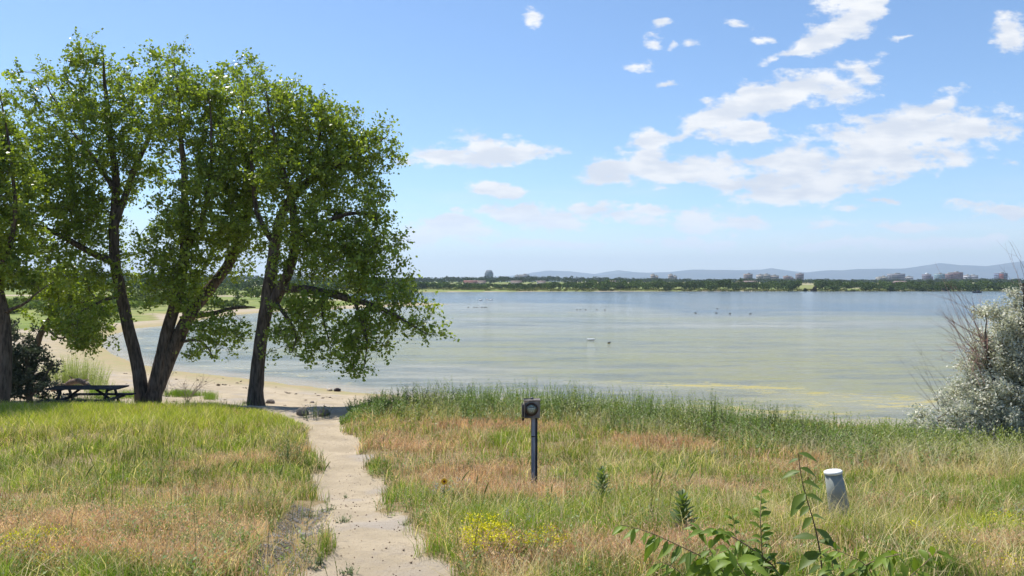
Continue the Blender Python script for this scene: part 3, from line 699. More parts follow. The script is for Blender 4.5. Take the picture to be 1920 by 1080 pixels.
# ------------------------------------------------------------------ the big trees
bark = pm('furrowed_bark', (0.17, 0.13, 0.10), (0.06, 0.046, 0.036), 9.0, .95, 1.0, 11, stretch=(1.6, 1.6, .28), bdist=.05, spec=.15, detail=8)
twig_m = pm('twig_bark', (0.17, 0.14, 0.11), (0.10, 0.08, 0.065), 12, .9, .3, spec=.15)
cotton = leafmat('cottonwood_leaves', trans=.42, rough=.36, spec=.5, tint=(1.45, 1.5, 0.45))
class Tree:
    def __init__(s, seed): s.rs = np.random.RandomState(seed); s.P = []; s.par = []; s.R = []; s.main = []
    def limb(s, pts, new=False, step=.22):
        """pts: (column, row, distance, radius)"""
        W_ = np.array([P3(a, b_, c) for (a, b_, c, r) in pts]); rr = np.array([p[3] for p in pts])
        d = np.concatenate([[0], np.cumsum(np.linalg.norm(np.diff(W_, axis=0), axis=1))]); n = max(3, int(d[-1] / step))
        u = np.linspace(0, d[-1], n)
        # smooth curve through the points
        Q = np.stack([np.interp(u, d, W_[:, k]) for k in range(3)], 1); 
        for _ in range(3): Q[1:-1] = (Q[:-2] + Q[1:-1] * 2 + Q[2:]) / 4
        Q[1:] += np.cumsum(s.rs.normal(size=(n - 1, 3)) * .008, 0); r = np.interp(u, d, rr)
        if new or not s.P: p = -1
        else: p = int(np.argmin(np.linalg.norm(np.array(s.P) - Q[0], axis=1)))
        for i in range(n):
            if i == 0 and p >= 0 and np.linalg.norm(s.P[p] - Q[0]) < .12: continue
            s.P.append(Q[i]); s.par.append(p); s.R.append(r[i]); s.main.append(True); p = len(s.P) - 1
    def fill(s, ells, n, bare=()):
        vol = np.array([e[2] * e[3] * max(e[5], .3) * e[6] for e in ells]); vol /= vol.sum(); C = []
        for k in s.rs.choice(len(ells), n, p=vol):
            px, py, rx, ry, Y, dy, _ = ells[k]
            d = s.rs.normal(size=3); d /= np.linalg.norm(d); d *= s.rs.uniform(.15, 1) ** .45
            Yc = Y + d[1] * dy; c = P3(px + d[0] * rx, py + d[2] * ry, Y); C.append([c[0], Yc, c[2]])
        C = np.array(C)
        d0 = np.linalg.norm(C[:, None] - np.array(s.P)[None], axis=2).min(1); C = C[np.argsort(d0)]
        s.tips = []
        for c in C:
            A = np.array(s.P); dv = c - A; dd = np.linalg.norm(dv, axis=1)
            cost = dd + .35 * np.maximum(0, -dv[:, 2]) + np.array([0.25 if m_ and r_ > .14 else 0 for m_, r_ in zip(s.main, s.R)])
            i = int(np.argmin(cost)); p0 = A[i]; L = dd[i]
            pd = p0 - A[s.par[i]] if s.par[i] >= 0 else np.array([0, 0, 1.]); pd = pd / (np.linalg.norm(pd) + 1e-9)
            k = max(2, int(L / .28)); mid = p0 + pd * L * .45 + np.array([0, 0, .06 * L]); p = i
            for t in np.linspace(0, 1, k + 1)[1:]:
                q = (1 - t) ** 2 * p0 + 2 * t * (1 - t) * mid + t * t * c
                if t < 1: q = q + s.rs.normal(size=3) * .02
                s.P.append(q); s.par.append(p); s.R.append(0); s.main.append(False); p = len(s.P) - 1
            s.tips.append(p)
    def radii(s, tip=.006, e=2.25):
        n = len(s.P); acc = np.zeros(n)
        for i in range(n - 1, -1, -1):
            a_ = max(acc[i], tip ** e)
            r = a_ ** (1 / e)
            if s.main[i]: r = max(s.R[i], min(r, s.R[i] * 1.15))
            s.R[i] = r
            if s.par[i] >= 0: acc[s.par[i]] += a_
    def tubes(s, want_main):
        n = len(s.P); ch = [[] for _ in range(n)]
        for i, p in enumerate(s.par):
            if p >= 0: ch[p].append(i)
        V = []; Fc = []; off = 0; starts = [i for i in range(n) if s.par[i] < 0]; stack = [(i, False) for i in starts]
        while stack:
            i, hp = stack.pop(); chain = [i]; j = i
            while True:
                k = [c for c in ch[j] if s.main[c] == s.main[i]]
                if not k: break
                k.sort(key=lambda c: -s.R[c])
                for c in ch[j]:
                    if c != k[0]: stack.append((c, True))
                j = k[0]; chain.append(j)
            for c in ch[j]: stack.append((c, True))
            if s.main[i] != want_main: continue
            pts = [s.P[q] for q in chain]; rad = [s.R[q] for q in chain]
            if hp: pts = [s.P[s.par[i]]] + pts; rad = [min(rad[0] * 1.25, s.R[s.par[i]] * .9)] + rad
            if len(pts) < 2: continue
            seg = 14 if rad[0] > .12 else 8 if rad[0] > .04 else 4
            pts = np.array(pts); rad = np.array(rad)
            v, f = tube_np(pts, rad, seg)
            if rad[0] > .12:      # burls and flutes on the thick stems
                cen = np.repeat(pts, seg, 0); an = np.tile(np.arange(seg), len(pts)) * 2 * np.pi / seg; hh_ = np.repeat(np.arange(len(pts)), seg)
                k = 1 + (vnoise(np.cos(an) * 2.2 + 7, hh_ * .22 + np.sin(an) * 2.2, 5) - .5) * .34
                v = cen + (v - cen) * k[:, None]
            V.append(v); Fc.append(f + off); off += len(v)
        return np.concatenate(V), np.concatenate(Fc)
    def leaves(s, per, size, spread=.38, droop=.15, cols=((0.115, 0.175, 0.024), (0.33, 0.40, 0.07)), twigs=6, long=1.15):
        rs = s.rs; T_ = np.array([s.P[i] for i in s.tips]); prev = np.array([s.P[s.par[i]] for i in s.tips]); ax = T_ - prev; ax /= np.linalg.norm(ax, axis=1)[:, None] + 1e-9
        n = len(T_); tw = rs.normal(size=(n, twigs, 3)); tw /= np.linalg.norm(tw, axis=2)[..., None]; tw = tw * .9 + ax[:, None] * .7; tw[..., 2] -= droop
        tw /= np.linalg.norm(tw, axis=2)[..., None]; Lt = rs.uniform(.5, 1.25, (n, twigs)) * spread
        m_ = per // twigs; t = rs.uniform(.12, 1.05, (n, twigs, m_))
        p = T_[:, None, None] + tw[:, :, None] * (Lt[..., None] * t)[..., None] + rs.normal(size=(n, twigs, m_, 3)) * .055
        keep = rs.rand(n, twigs, m_) < (.55 + .45 * rs.rand(n, 1, 1)); p = p[keep]
        nn = len(p); V = quads(rs, p, size * rs.uniform(.5, 1.4, nn), long)
        cl = rs.rand(n, 1, 1) * np.ones((n, twigs, m_)); cl = cl[keep] * .5 + rs.rand(nn) * .5
        C = np.array(cols[0])[None] * (1 - cl[:, None]) + np.array(cols[1])[None] * cl[:, None]; C *= rs.uniform(.8, 1.2, (nn, 1))
        # twigs
        tv = []; tf = []; a_ = np.repeat(T_, twigs, 0); e_ = a_ + tw.reshape(-1, 3) * Lt.reshape(-1, 1); w_ = .0035
        side = np.cross(tw.reshape(-1, 3), rs.normal(size=(n * twigs, 3))); side /= np.linalg.norm(side, axis=1)[:, None]; s2 = np.cross(side, tw.reshape(-1, 3))
        tv = np.stack([a_ + side * w_, a_ - side * .5 * w_ + s2 * .8 * w_, a_ - side * .5 * w_ - s2 * .8 * w_, e_], 1).reshape(-1, 3)
        b0 = np.arange(n * twigs) * 4; tf = np.concatenate([np.stack([b0 + i, b0 + j, b0 + 3], 1) for i, j in ((0, 1), (1, 2), (2, 0))])
        return V, np.repeat(C, 4, 0), tv, tf
def make_tree(name, label, base, T_, per, size, lm, cat='tree', group=None, bm=None, tm=None, **kw):
    T_.radii(); o = thing(name, base, label, cat, group)
    v, f = T_.tubes(True); np_mesh('trunk', v, f, bm or bark, o, smooth=True, origin=base)
    V, C, tv, tf = T_.leaves(per, size, **kw)
    v, f = T_.tubes(False)
    np_mesh('branches', np.concatenate([v, tv]), [f, tf + len(v)], tm or twig_m, o, origin=base)
    np_mesh('crown', V, qfaces(len(V) // 4), lm, o, col=C, origin=base)
    return o
# left cottonwood with three stems
YA = 25.3
A = Tree(11)
A.limb([(268, 762, YA, .30), (267, 740, YA, .235), (263, 705, YA, .215), (254, 660, YA, .195), (242, 615, YA, .19), (230, 560, YA, .18), (218, 500, YA, .17), (214, 440, YA, .155), (220, 380, YA + .2, .15), (222, 330, YA + .3, .12), (210, 250, YA + .3, .09), (200, 160, YA + .3, .05), (199, 105, YA + .3, .015)])
A.limb([(284, 762, YA, .34), (289, 735, YA, .27), (296, 700, YA, .235), (306, 655, YA, .215), (319, 610, YA, .20), (333, 560, YA - .1, .18), (347, 500, YA - .3, .16), (352, 420, YA - .5, .15), (348, 330, YA - .6, .10), (340, 220, YA - .6, .06), (330, 120, YA - .5, .015)])
A.limb([(292, 735, YA + .1, .27), (302, 710, YA + .1, .255), (318, 672, YA + .1, .235), (338, 630, YA + .1, .225), (360, 588, YA + .1, .215), (398, 540, YA + .2, .20), (432, 500, YA + .2, .18), (462, 430, YA + .3, .15), (475, 360, YA + .4, .12), (455, 260, YA + .4, .08), (462, 150, YA + .4, .015)])
A.limb([(216, 490, YA, .13), (180, 480, YA - .2, .11), (130, 450, YA - .5, .09), (80, 425, YA - .8, .06), (30, 410, YA - 1, .02)])
A.limb([(214, 430, YA, .13), (235, 370, YA + .3, .11), (252, 318, YA + .5, .10), (270, 280, YA + .6, .08), (285, 245, YA + .7, .05), (290, 180, YA + .8, .015)])
A.limb([(220, 360, YA, .09), (170, 290, YA + .6, .07), (120, 230, YA + 1, .04), (80, 150, YA + 1.2, .012)])
A.limb([(372, 592, YA, .10), (410, 583, YA - .5, .075), (450, 572, YA - .9, .05), (478, 575, YA - 1.2, .02)])
A.limb([(345, 640, YA, .06), (375, 635, YA - .4, .045), (392, 650, YA - .8, .03), (400, 672, YA - 1, .012)])
A.limb([(350, 470, YA - .3, .10), (385, 400, YA - .8, .08), (400, 300, YA - 1.2, .05), (395, 180, YA - 1.2, .015)])
A.limb([(222, 555, YA, .07), (190, 565, YA - .6, .05), (160, 580, YA - 1.0, .03), (130, 600, YA - 1.4, .012)])
E = lambda px, py, rx, ry, Y=YA, dy=None, k=1.0: (px, py, rx, ry, Y, dy if dy else (rx + ry) / 2 / F * YA * 1.15, k)
A.fill([E(95, 190, 65, 65, YA + 1), E(180, 140, 50, 58, YA + .4), E(200, 112, 30, 34, k=.8), E(95, 300, 75, 80, YA + .5), E(180, 260, 75, 90, YA + .3), E(300, 140, 60, 52, YA + .5), E(335, 215, 80, 85, YA - .4),
        E(375, 160, 45, 48, YA - .8), E(425, 175, 50, 62, YA + .3), E(462, 128, 26, 34, k=.9), E(100, 400, 85, 75, YA - .5), E(150, 480, 62, 60, YA - .6), E(160, 600, 45, 38, YA - 1.2, k=.8), E(205, 520, 42, 60, YA, k=.8), E(218, 600, 24, 40, YA - .3, k=.5),
        E(395, 380, 80, 95, YA - .6), E(340, 460, 62, 62, YA - .8), E(345, 545, 42, 42, YA - .7, k=.9), E(430, 300, 70, 85, YA + .1), E(415, 612, 55, 46, YA - .9, .9), E(390, 655, 38, 18, YA - .9, .6, 1.4), E(265, 300, 40, 45, YA + .8, k=.5), E(300, 480, 40, 40, YA - .6, k=.6),
        E(150, 60 + 130, 40, 40), E(440, 470, 45, 55, YA + .3), E(290, 95, 18, 16, YA + .5, .4, 2), E(335, 98, 16, 16, YA, .4, 2), E(150, 120, 22, 20, YA + .3, .4, 1.6), E(45, 140, 22, 24, YA + 1, .5, 1.4), E(262, 330, 48, 60, YA + .6), E(285, 400, 34, 34, YA + .4, None, .5), E(235, 450, 38, 60, YA + .2, None, .8), E(170, 390, 60, 60, YA + .2), E(215, 570, 34, 40, YA - .5, None, .9), E(310, 540, 46, 40, YA - .8), E(345, 500, 40, 50, YA - .9), E(445, 420, 40, 50), E(250, 220, 46, 60, YA + .6)], 1480)
gA = G(281, 748)
make_tree('cottonwood_tree', 'left big cottonwood with three thick stems spreading from one base, beside the picnic table', (P3(281, 745, YA)[0], YA, P3(281, 752, YA)[2]), A, 72, .092, cotton, spread=.50)
# right single-stem cottonwood
YB = 23.8
B = Tree(12)
B.limb([(481, 772, YB, .34), (481, 757, YB, .29), (481, 735, YB, .245), (481, 700, YB, .225), (485, 665, YB, .205), (494, 620, YB, .20), (503, 575, YB, .21), (508, 545, YB, .22), (512, 505, YB, .19), (517, 460, YB + .2, .17), (530, 400, YB + .3, .15), (560, 355, YB + .2, .135), (600, 325, YB, .11), (640, 305, YB - .2, .08), (690, 280, YB - .4, .04), (725, 255, YB - .4, .012)])
B.limb([(505, 580, YB, .20), (525, 545, YB - .2, .19), (545, 500, YB - .4, .16), (555, 440, YB - .5, .13), (545, 360, YB - .5, .10), (520, 270, YB - .4, .06), (500, 170, YB - .3, .015)])
B.limb([(528, 540, YB - .2, .15), (570, 538, YB - .6, .13), (610, 545, YB - .9, .115), (660, 558, YB - 1.2, .10), (705, 570, YB - 1.4, .075), (750, 590, YB - 1.6, .045), (800, 622, YB - 1.7, .015)])
B.limb([(660, 556, YB - 1.2, .06), (680, 600, YB - 1.5, .05), (690, 640, YB - 1.7, .035), (682, 690, YB - 1.8, .012)])
B.limb([(556, 450, YB - .5, .10), (600, 420, YB - .8, .085), (650, 400, YB - 1.0, .06), (700, 400, YB - 1.1, .03), (720, 430, YB - 1.1, .012)])
B.limb([(516, 460, YB + .2, .10), (480, 400, YB + .6, .08), (470, 300, YB + .9, .05), (475, 200, YB + 1, .015)])
B.limb([(545, 370, YB - .5, .08), (590, 290, YB - .3, .06), (610, 220, YB - .2, .03), (600, 175, YB - .2, .012)])
B.limb([(610, 545, YB - .9, .06), (600, 600, YB - 1.3, .04), (620, 650, YB - 1.6, .012)])
B.limb([(510, 560, YB, .08), (535, 590, YB - .8, .06), (560, 630, YB - 1.2, .03), (545, 660, YB - 1.4, .012)])
E = lambda px, py, rx, ry, Y=YB, dy=None, k=1.0: (px, py, rx, ry, Y, dy if dy else (rx + ry) / 2 / F * YB * 1.15, k)
B.fill([E(490, 205, 55, 72, YB), E(548, 215, 52, 58), E(598, 225, 48, 55), E(590, 265, 70, 60), E(640, 245, 42, 50), E(560, 330, 80, 62, YB - .4), E(690, 282, 48, 42, YB - .3), E(720, 255, 28, 26, YB - .4, .5, 1.3), E(640, 340, 70, 60, YB - .3), E(695, 350, 38, 45, YB - .6),
        E(600, 430, 85, 60, YB - .8), E(680, 430, 55, 62, YB - 1), E(490, 430, 55, 60, YB + .6, k=.8), E(640, 505, 80, 48, YB - 1.2), E(715, 480, 42, 42, YB - 1.2), E(720, 540, 60, 48, YB - 1.4), E(765, 590, 52, 34, YB - 1.6), E(560, 500, 50, 40, YB - .8, k=.8),
        E(580, 590, 60, 42, YB - 1.2), E(545, 610, 38, 50, YB - 1.0), E(575, 655, 36, 24, YB - 1.3, .5, 1.2), E(635, 645, 48, 32, YB - 1.4, k=1.1), E(690, 615, 52, 50, YB - 1.6), E(680, 685, 28, 22, YB - 1.7, .45, 1.8), E(800, 618, 30, 20, YB - 1.7, .5, 1.5), E(470, 300, 60, 70, YB + .8),
        E(555, 150 + 20, 30, 24, YB, .5, 1.2), E(735, 300, 18, 22, YB - .5, .4, 1.4), E(735, 440, 20, 30, YB - 1.2, .4, 1.2), E(520, 640, 16, 30, YB - 1, .4, .8)], 1080)
make_tree('cottonwood_tree', 'right big cottonwood with a single curved stem, its boughs drooping over the sandy shore', (P3(480, 757, YB)[0], YB, P3(480, 762, YB)[2]), B, 72, .088, cotton, spread=.48)
# cottonwood cut by the left edge
YC = 21.5
Cc = Tree(13)
Cc.limb([(6, 775, YC, .22), (5, 745, YC, .175), (9, 690, YC, .165), (8, 630, YC, .155), (4, 580, YC, .15), (-14, 520, YC, .14), (-46, 440, YC, .12), (-75, 350, YC, .09), (-80, 240, YC, .05), (-70, 160, YC, .012)])
Cc.limb([(-5, 520, YC, .10), (20, 470, YC - .3, .08), (35, 390, YC - .4, .05), (20, 250, YC - .3, .03), (5, 180, YC - .3, .01)])
Cc.limb([(-30, 440, YC, .10), (-90, 380, YC, .08), (-140, 300, YC, .05), (-170, 200, YC, .01)])
Cc.limb([(10, 585, YC, .06), (40, 575, YC - .4, .04), (70, 545, YC - .6, .02), (100, 530, YC - .7, .01)])
E = lambda px, py, rx, ry, Y=YC, dy=None, k=1.0: (px, py, rx, ry, Y, dy if dy else (rx + ry) / 2 / F * YC * 1.15, k)
Cc.fill([E(-20, 260, 55, 75), E(10, 350, 50, 80), E(20, 440, 58, 55), E(-5, 400, 45, 50, YC - 1), E(-10, 300, 45, 60, YC - 1), E(-90, 330, 80, 110), E(-60, 200, 60, 60), E(40, 510, 55, 40, YC - .5), E(-60, 480, 70, 60), E(2, 160, 10, 16, YC, .3, 2), E(-150, 280, 70, 100), E(-140, 450, 70, 70), E(15, 240, 40, 50), E(10, 480, 50, 60)], 620)
make_tree('cottonwood_tree', 'cottonwood cut by the left edge, its dark stem beside the shady bush', (P3(10, 757, YC)[0], YC, P3(10, 766, YC)[2]), Cc, 84, .09, cotton)
# leaning small cottonwood behind the bush
YD = 26.5
Dd = Tree(14)
Dd.limb([(52, 740, YD, .14), (58, 700, YD, .12), (66, 655, YD, .11), (78, 620, YD, .10), (92, 600, YD - .1, .09), (120, 580, YD - .4, .06), (160, 570, YD - .7, .03), (190, 560, YD - .9, .01)])
Dd.limb([(85, 610, YD, .05), (110, 640, YD - .5, .035), (150, 620, YD - .8, .02), (185, 610, YD - .9, .01)])
E = lambda px, py, rx, ry, Y=YD, dy=None, k=1.0: (px, py, rx, ry, Y, dy if dy else (rx + ry) / 2 / F * YD * 1.1, k)
Dd.fill([E(130, 560, 62, 32, YD - .4), E(150, 610, 52, 28, YD - .7), E(110, 520, 60, 30, YD), E(75, 600, 26, 22), E(165, 640, 28, 18, YD - .9, .4, 1.2), E(190, 575, 24, 24, YD - .9, .4)], 150)
make_tree('leaning_tree', 'small cottonwood with a dark leaning stem behind the picnic table, between bush and big tree', (P3(52, 735, YD)[0], YD, P3(52, 735, YD)[2] - .05), Dd, 96, .085, cotton)

# ------------------------------------------------------------------ bushes
rs = np.random.RandomState(77)
def wisps(T_, n, a, b, spread, r0, seed, Y, bend=.15):
    """bare shoots fanning from a to b (columns, rows)"""
    r_ = np.random.RandomState(seed); out = []
    for k in range(n):
        p0 = np.array(P3(a[0] + r_.normal() * spread[0], a[1] + r_.normal() * spread[1], Y + r_.normal() * .25)); e = np.array(P3(b[0] + r_.normal() * spread[2], b[1] + r_.normal() * spread[3], Y + r_.normal() * .5))
        mid = (p0 + e) / 2 + np.array([0, 0, bend * r_.uniform(-.6, 1.2)]); u = np.linspace(0, 1, 6)[:, None]
        P = (1 - u) ** 2 * p0 + 2 * u * (1 - u) * mid + u * u * e + r_.normal(size=(6, 3)) * .012
        v, f = tube_np(P, np.linspace(r0, r0 * .25, 6), 4); out.append((v, f))
        for j in range(2):
            q0 = P[r_.randint(2, 5)]; q1 = q0 + (e - p0) * .22 * r_.uniform(.5, 1.2) + r_.normal(size=3) * .09
            v, f = tube_np(np.stack([q0, (q0 + q1) / 2 + r_.normal(size=3) * .01, q1]), np.array([r0 * .5, r0 * .35, r0 * .2]), 3); out.append((v, f))
    V = []; Fc = []; o_ = 0
    for v, f in out: V.append(v); Fc.append(f + o_); o_ += len(v)
    return np.concatenate(V), np.concatenate(Fc)
silver = leafmat('silver_leaves', trans=.3, rough=.6, spec=.3, tint=(1.0, 1.1, .8))
YS = 15.2
S = Tree(31)
S.limb([(1895, 845, YS, .12), (1890, 815, YS, .10), (1880, 770, YS, .08), (1865, 720, YS, .065), (1850, 670, YS, .05), (1850, 620, YS, .02)])
S.limb([(1890, 815, YS, .09), (1910, 760, YS, .075), (1925, 690, YS, .06), (1925, 600, YS, .045), (1915, 530, YS, .02)])
S.limb([(1888, 812, YS, .07), (1855, 800, YS - .1, .04), (1810, 790, YS - .2, .025), (1760, 790, YS - .4, .012)])
S.limb([(1895, 815, YS, .08), (1950, 770, YS, .06), (2000, 690, YS, .04), (2030, 600, YS, .015)])
E = lambda px, py, rx, ry, Y=YS, dy=None, k=1.0: (px, py, rx, ry, Y, dy if dy else (rx + ry) / 2 / F * YS * 1.2, k)
S.fill([E(1864, 650, 30, 46), E(1853, 592, 12, 22, k=1.4), E(1885, 700, 58, 55), E(1830, 740, 48, 38, YS - .2), E(1780, 770, 42, 24, YS - .4), E(1738, 790, 26, 12, YS - .5, .4, 1.5), E(1870, 780, 60, 32, YS - .3), E(1932, 640, 44, 52), E(1916, 545, 10, 24, YS, .35, 1.2),
        E(1930, 760, 50, 45), E(1995, 690, 58, 60), E(2000, 770, 60, 50), E(1906, 590, 18, 30), E(1800, 802, 60, 12, YS - .4, .5, 1.3), E(1865, 808, 50, 14), E(1886, 625, 36, 50), E(1918, 570, 14, 26), E(1842, 705, 34, 36)], 430)
sb = make_tree('silver_bush', 'large silver-leaved bush with bare reddish shoots at the right edge above the lake', (P3(1893, 820, YS)[0], YS, P3(1893, 832, YS)[2]), S, 180, .036, silver, cat='bush', spread=.21, droop=-.05,
               cols=((0.40, 0.39, 0.31), (0.78, 0.75, 0.63)), twigs=6, long=1.9, bm=twig_m)
v, f = wisps(None, 36, (1850, 665), (1795, 612), (14, 34, 26, 48), .0055, 3, YS - .1); v2, f2 = wisps(None, 8, (1845, 700), (1775, 560), (8, 20, 14, 30), .005, 8, YS - .1)
np_mesh('bare_shoots', np.concatenate([v, v2]), np.concatenate([f, f2 + len(v)]), pm('reddish_twig', (0.33, 0.17, 0.13), (0.22, 0.13, 0.11), 20, .7, 0), sb, origin=sb.location)
v, f = wisps(None, 6, (1925, 540), (1895, 480), (8, 10, 18, 22), .004, 4, YS); v2, f2 = wisps(None, 8, (1780, 770), (1700, 690), (20, 10, 30, 40), .004, 9, YS - .4)
for v, f in ((v, f), (v2, f2)): np_mesh('dead_twigs', v, f, pm('dead_twig', (0.17, 0.13, 0.12), (0.12, 0.09, 0.08), 20, .8, 0), sb, origin=sb.location)
# shady bush at the left
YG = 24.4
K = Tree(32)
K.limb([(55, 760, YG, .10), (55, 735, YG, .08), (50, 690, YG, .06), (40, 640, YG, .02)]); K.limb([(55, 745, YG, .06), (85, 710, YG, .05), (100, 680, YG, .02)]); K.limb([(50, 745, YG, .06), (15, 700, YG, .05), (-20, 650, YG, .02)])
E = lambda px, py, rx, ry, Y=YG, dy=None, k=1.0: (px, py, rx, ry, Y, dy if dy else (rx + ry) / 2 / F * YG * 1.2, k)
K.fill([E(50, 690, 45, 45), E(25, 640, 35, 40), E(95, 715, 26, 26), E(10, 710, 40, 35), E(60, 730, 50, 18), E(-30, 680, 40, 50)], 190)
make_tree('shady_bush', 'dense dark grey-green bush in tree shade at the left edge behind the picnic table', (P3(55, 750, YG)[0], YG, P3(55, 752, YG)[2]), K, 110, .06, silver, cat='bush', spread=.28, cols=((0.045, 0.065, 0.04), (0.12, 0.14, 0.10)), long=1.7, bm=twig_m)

def stems(rs, base, h, lean, nl, lsize, c1, c2, stemc, long=2.4, up=.6, r=.003, top_dark=0.0, wid=.42, droop=0.0):
    """leafy stalks: base (n,3), h (n,), lean (n,2); returns verts, faces, colours"""
    n = len(base); t = (np.arange(nl) + rs.rand(n, nl)) / nl * .85 + .15
    px_ = base[:, None, 0] + lean[:, None, 0] * h[:, None] * t ** 1.6; py_ = base[:, None, 1] + lean[:, None, 1] * h[:, None] * t ** 1.6; pz_ = base[:, None, 2] + h[:, None] * t
    a = rs.uniform(0, 6.283, (n, nl)); d = np.stack([np.cos(a), np.sin(a), np.full_like(a, up) - droop * rs.rand(n, nl) + rs.normal(size=a.shape) * .25], -1); d /= np.linalg.norm(d, axis=2)[..., None]
    L = lsize * rs.uniform(.6, 1.2, (n, nl)) * (1.15 - .55 * t); p = np.stack([px_, py_, pz_], -1)
    sd_ = np.stack([-np.sin(a), np.cos(a), rs.normal(size=a.shape) * .3], -1); w = L * wid / long * 2
    V = np.stack([p, p + d * L[..., None] * .45 + sd_ * w[..., None] * .5, p + d * L[..., None], p + d * L[..., None] * .45 - sd_ * w[..., None] * .5], 2).reshape(-1, 3)
    k = rs.rand(n, 1) * .5 + rs.rand(n, nl) * .5; C = np.array(c1) * (1 - k[..., None]) + np.array(c2) * k[..., None]; C = np.repeat(C.reshape(-1, 3), 4, 0)
    Fq = qfaces(n * nl)
    # stalk: a slim three-sided spike
    m_ = 3; sv_ = []; 
    for j, tt_ in enumerate((0, .5, 1.0)):
        cpt = base + np.stack([lean[:, 0] * h * tt_ ** 1.6, lean[:, 1] * h * tt_ ** 1.6, h * tt_], 1)
        for q in range(3):
            an = q * 2.094; rr = r * (1 - .75 * tt_); sv_.append(cpt + np.array([math.cos(an) * rr, math.sin(an) * rr, 0])[None] if np.isscalar(rr) else cpt + np.stack([math.cos(an) * rr, math.sin(an) * rr, rr * 0], 1))
    SV = np.stack(sv_, 1).reshape(-1, 3); b0 = len(V) + np.arange(n) * 9; fs = []
    for j in range(2):
        for q in range(3): fs.append(np.stack([b0 + j * 3 + q, b0 + j * 3 + (q + 1) % 3, b0 + j * 3 + 3 + (q + 1) % 3, b0 + j * 3 + 3 + q], 1))
    return np.concatenate([V, SV]), np.concatenate([Fq] + fs), np.concatenate([C, np.repeat(np.array([stemc]), len(SV), 0)])
grassm = leafmat('grass_blades', trans=.40, rough=.6, spec=.25, tint=(1.2, 1.25, .65))
weedm = leafmat('weed_leaves', trans=.35, rough=.5, spec=.35, tint=(1.3, 1.4, .5))
def spot(px, py, ymax=60): x, y, z = G(px, py, ymax=ymax); return np.array([x, y, z])
def clump(name, part, px, py, rw, n, h, nl, ls, c1, c2, label, cat, mat=None, lean=.25, long=2.4, up=.6, r=.003, wid=.42, seed=1, group=None, loc=None):
    rs = np.random.RandomState(seed); o0 = spot(px, py) if loc is None else np.array(loc)
    t = thing(name, o0, label, cat, group)
    a = rs.uniform(0, 6.283, n); q = rw * rs.rand(n) ** .6; bx = o0[0] + np.cos(a) * q; by = o0[1] + np.sin(a) * q * .8
    base = np.stack([bx, by, gzv(bx, by) - .02], 1) if loc is None else np.stack([bx, by, np.full(n, o0[2])], 1)
    hh_ = h * rs.uniform(.6, 1.05, n) * (1 - .35 * (q / rw) ** 2); ln = np.stack([np.cos(a) * q / rw, np.sin(a) * q / rw], 1) * lean + rs.normal(size=(n, 2)) * .08
    v, f, c = stems(rs, base, hh_, ln, nl, ls, c1, c2, tuple(np.array(c1) * .9), long, up, r, wid=wid)
    np_mesh(part, v, f, mat or weedm, t, col=c, origin=o0)
    return t, base, hh_, ln, o0
# light shrub behind the table, and its neighbours
clump('willow_shrub', 'stems', 140, 722, 1.25, 520, 1.35, 26, .085, (0.22, 0.29, 0.05), (0.46, 0.50, 0.11), 'feathery yellow-green shrub on the sand behind the picnic table', 'bush', long=3.4, lean=.30, seed=5)
clump('willow_shrub', 'stems', 190, 733, .5, 90, .55, 20, .07, (0.24, 0.30, 0.06), (0.42, 0.46, 0.12), 'low yellow-green shrub at the foot of the larger feathery one, nearer the three-stemmed tree', 'bush', long=3.2, lean=.3, seed=6)
clump('leafy_clump', 'stems', 544, 872, .22, 60, .58, 16, .055, (0.09, 0.15, 0.03), (0.18, 0.24, 0.06), 'upright narrow-leaved green clump at the left edge of the path where it dips', 'plant', long=3.2, seed=7)
clump('leafy_clump', 'stems', 592, 786, .34, 34, .5, 18, .05, (0.08, 0.12, 0.03), (0.16, 0.20, 0.06), 'thin sprigs of grey-green weeds left of the shaded end of the path', 'plant', long=2.4, seed=17)
# dead shrubs between and beside the big stems
def dead(name, label, px, py, Y, w, h, n, c, seed, r0=.008):
    r_ = np.random.RandomState(seed); x, y, z = P3(px, py, Y); z = gz1(x, Y); t = thing(name, (x, Y, z), label, 'dead shrub'); V = []; Fc = []; o_ = 0
    def add(P, r):
        nonlocal o_
        v, f = tube_np(P, r, 4); V.append(v); Fc.append(f + o_); o_ += len(v)
    for k in range(n):
        a = r_.uniform(0, 6.28); e = np.array([x + math.cos(a) * w * r_.rand(), Y + math.sin(a) * w * .6 * r_.rand(), z + h * r_.uniform(.5, 1)]); b0 = np.array([x, Y, z]); u = np.linspace(0, 1, 6)[:, None]
        P = b0 * (1 - u) + e * u + np.array([0, 0, .12 * h]) * (u * (1 - u)) * 4 + r_.normal(size=(6, 3)) * .03; add(P, np.linspace(r0, r0 * .4, 6))
        for j in range(6):
            q = P[r_.randint(2, 6)]; g_ = q + (e - b0) * r_.uniform(.15, .4) + r_.normal(size=3) * .16; add(np.stack([q, (q + g_) / 2 + r_.normal(size=3) * .02, g_]), np.array([r0 * .5, r0 * .4, r0 * .2]))
    np_mesh('twigs', np.concatenate(V), np.concatenate(Fc), pm('dead_wood_%.2f' % c[0], c, None, 12, .8, 0), t, origin=(x, Y, z))
dead('dead_shrub', 'bleached white bare shrub seen between the left tree\'s spreading stems', 312, 705, 28.5, .7, 1.35, 9, (0.62, 0.58, 0.52), 3)
dead('dead_shrub', 'brown tangle of bare twigs on the sand just right of the three-stemmed tree', 350, 738, 26.2, .95, .75, 16, (0.30, 0.24, 0.19), 4)

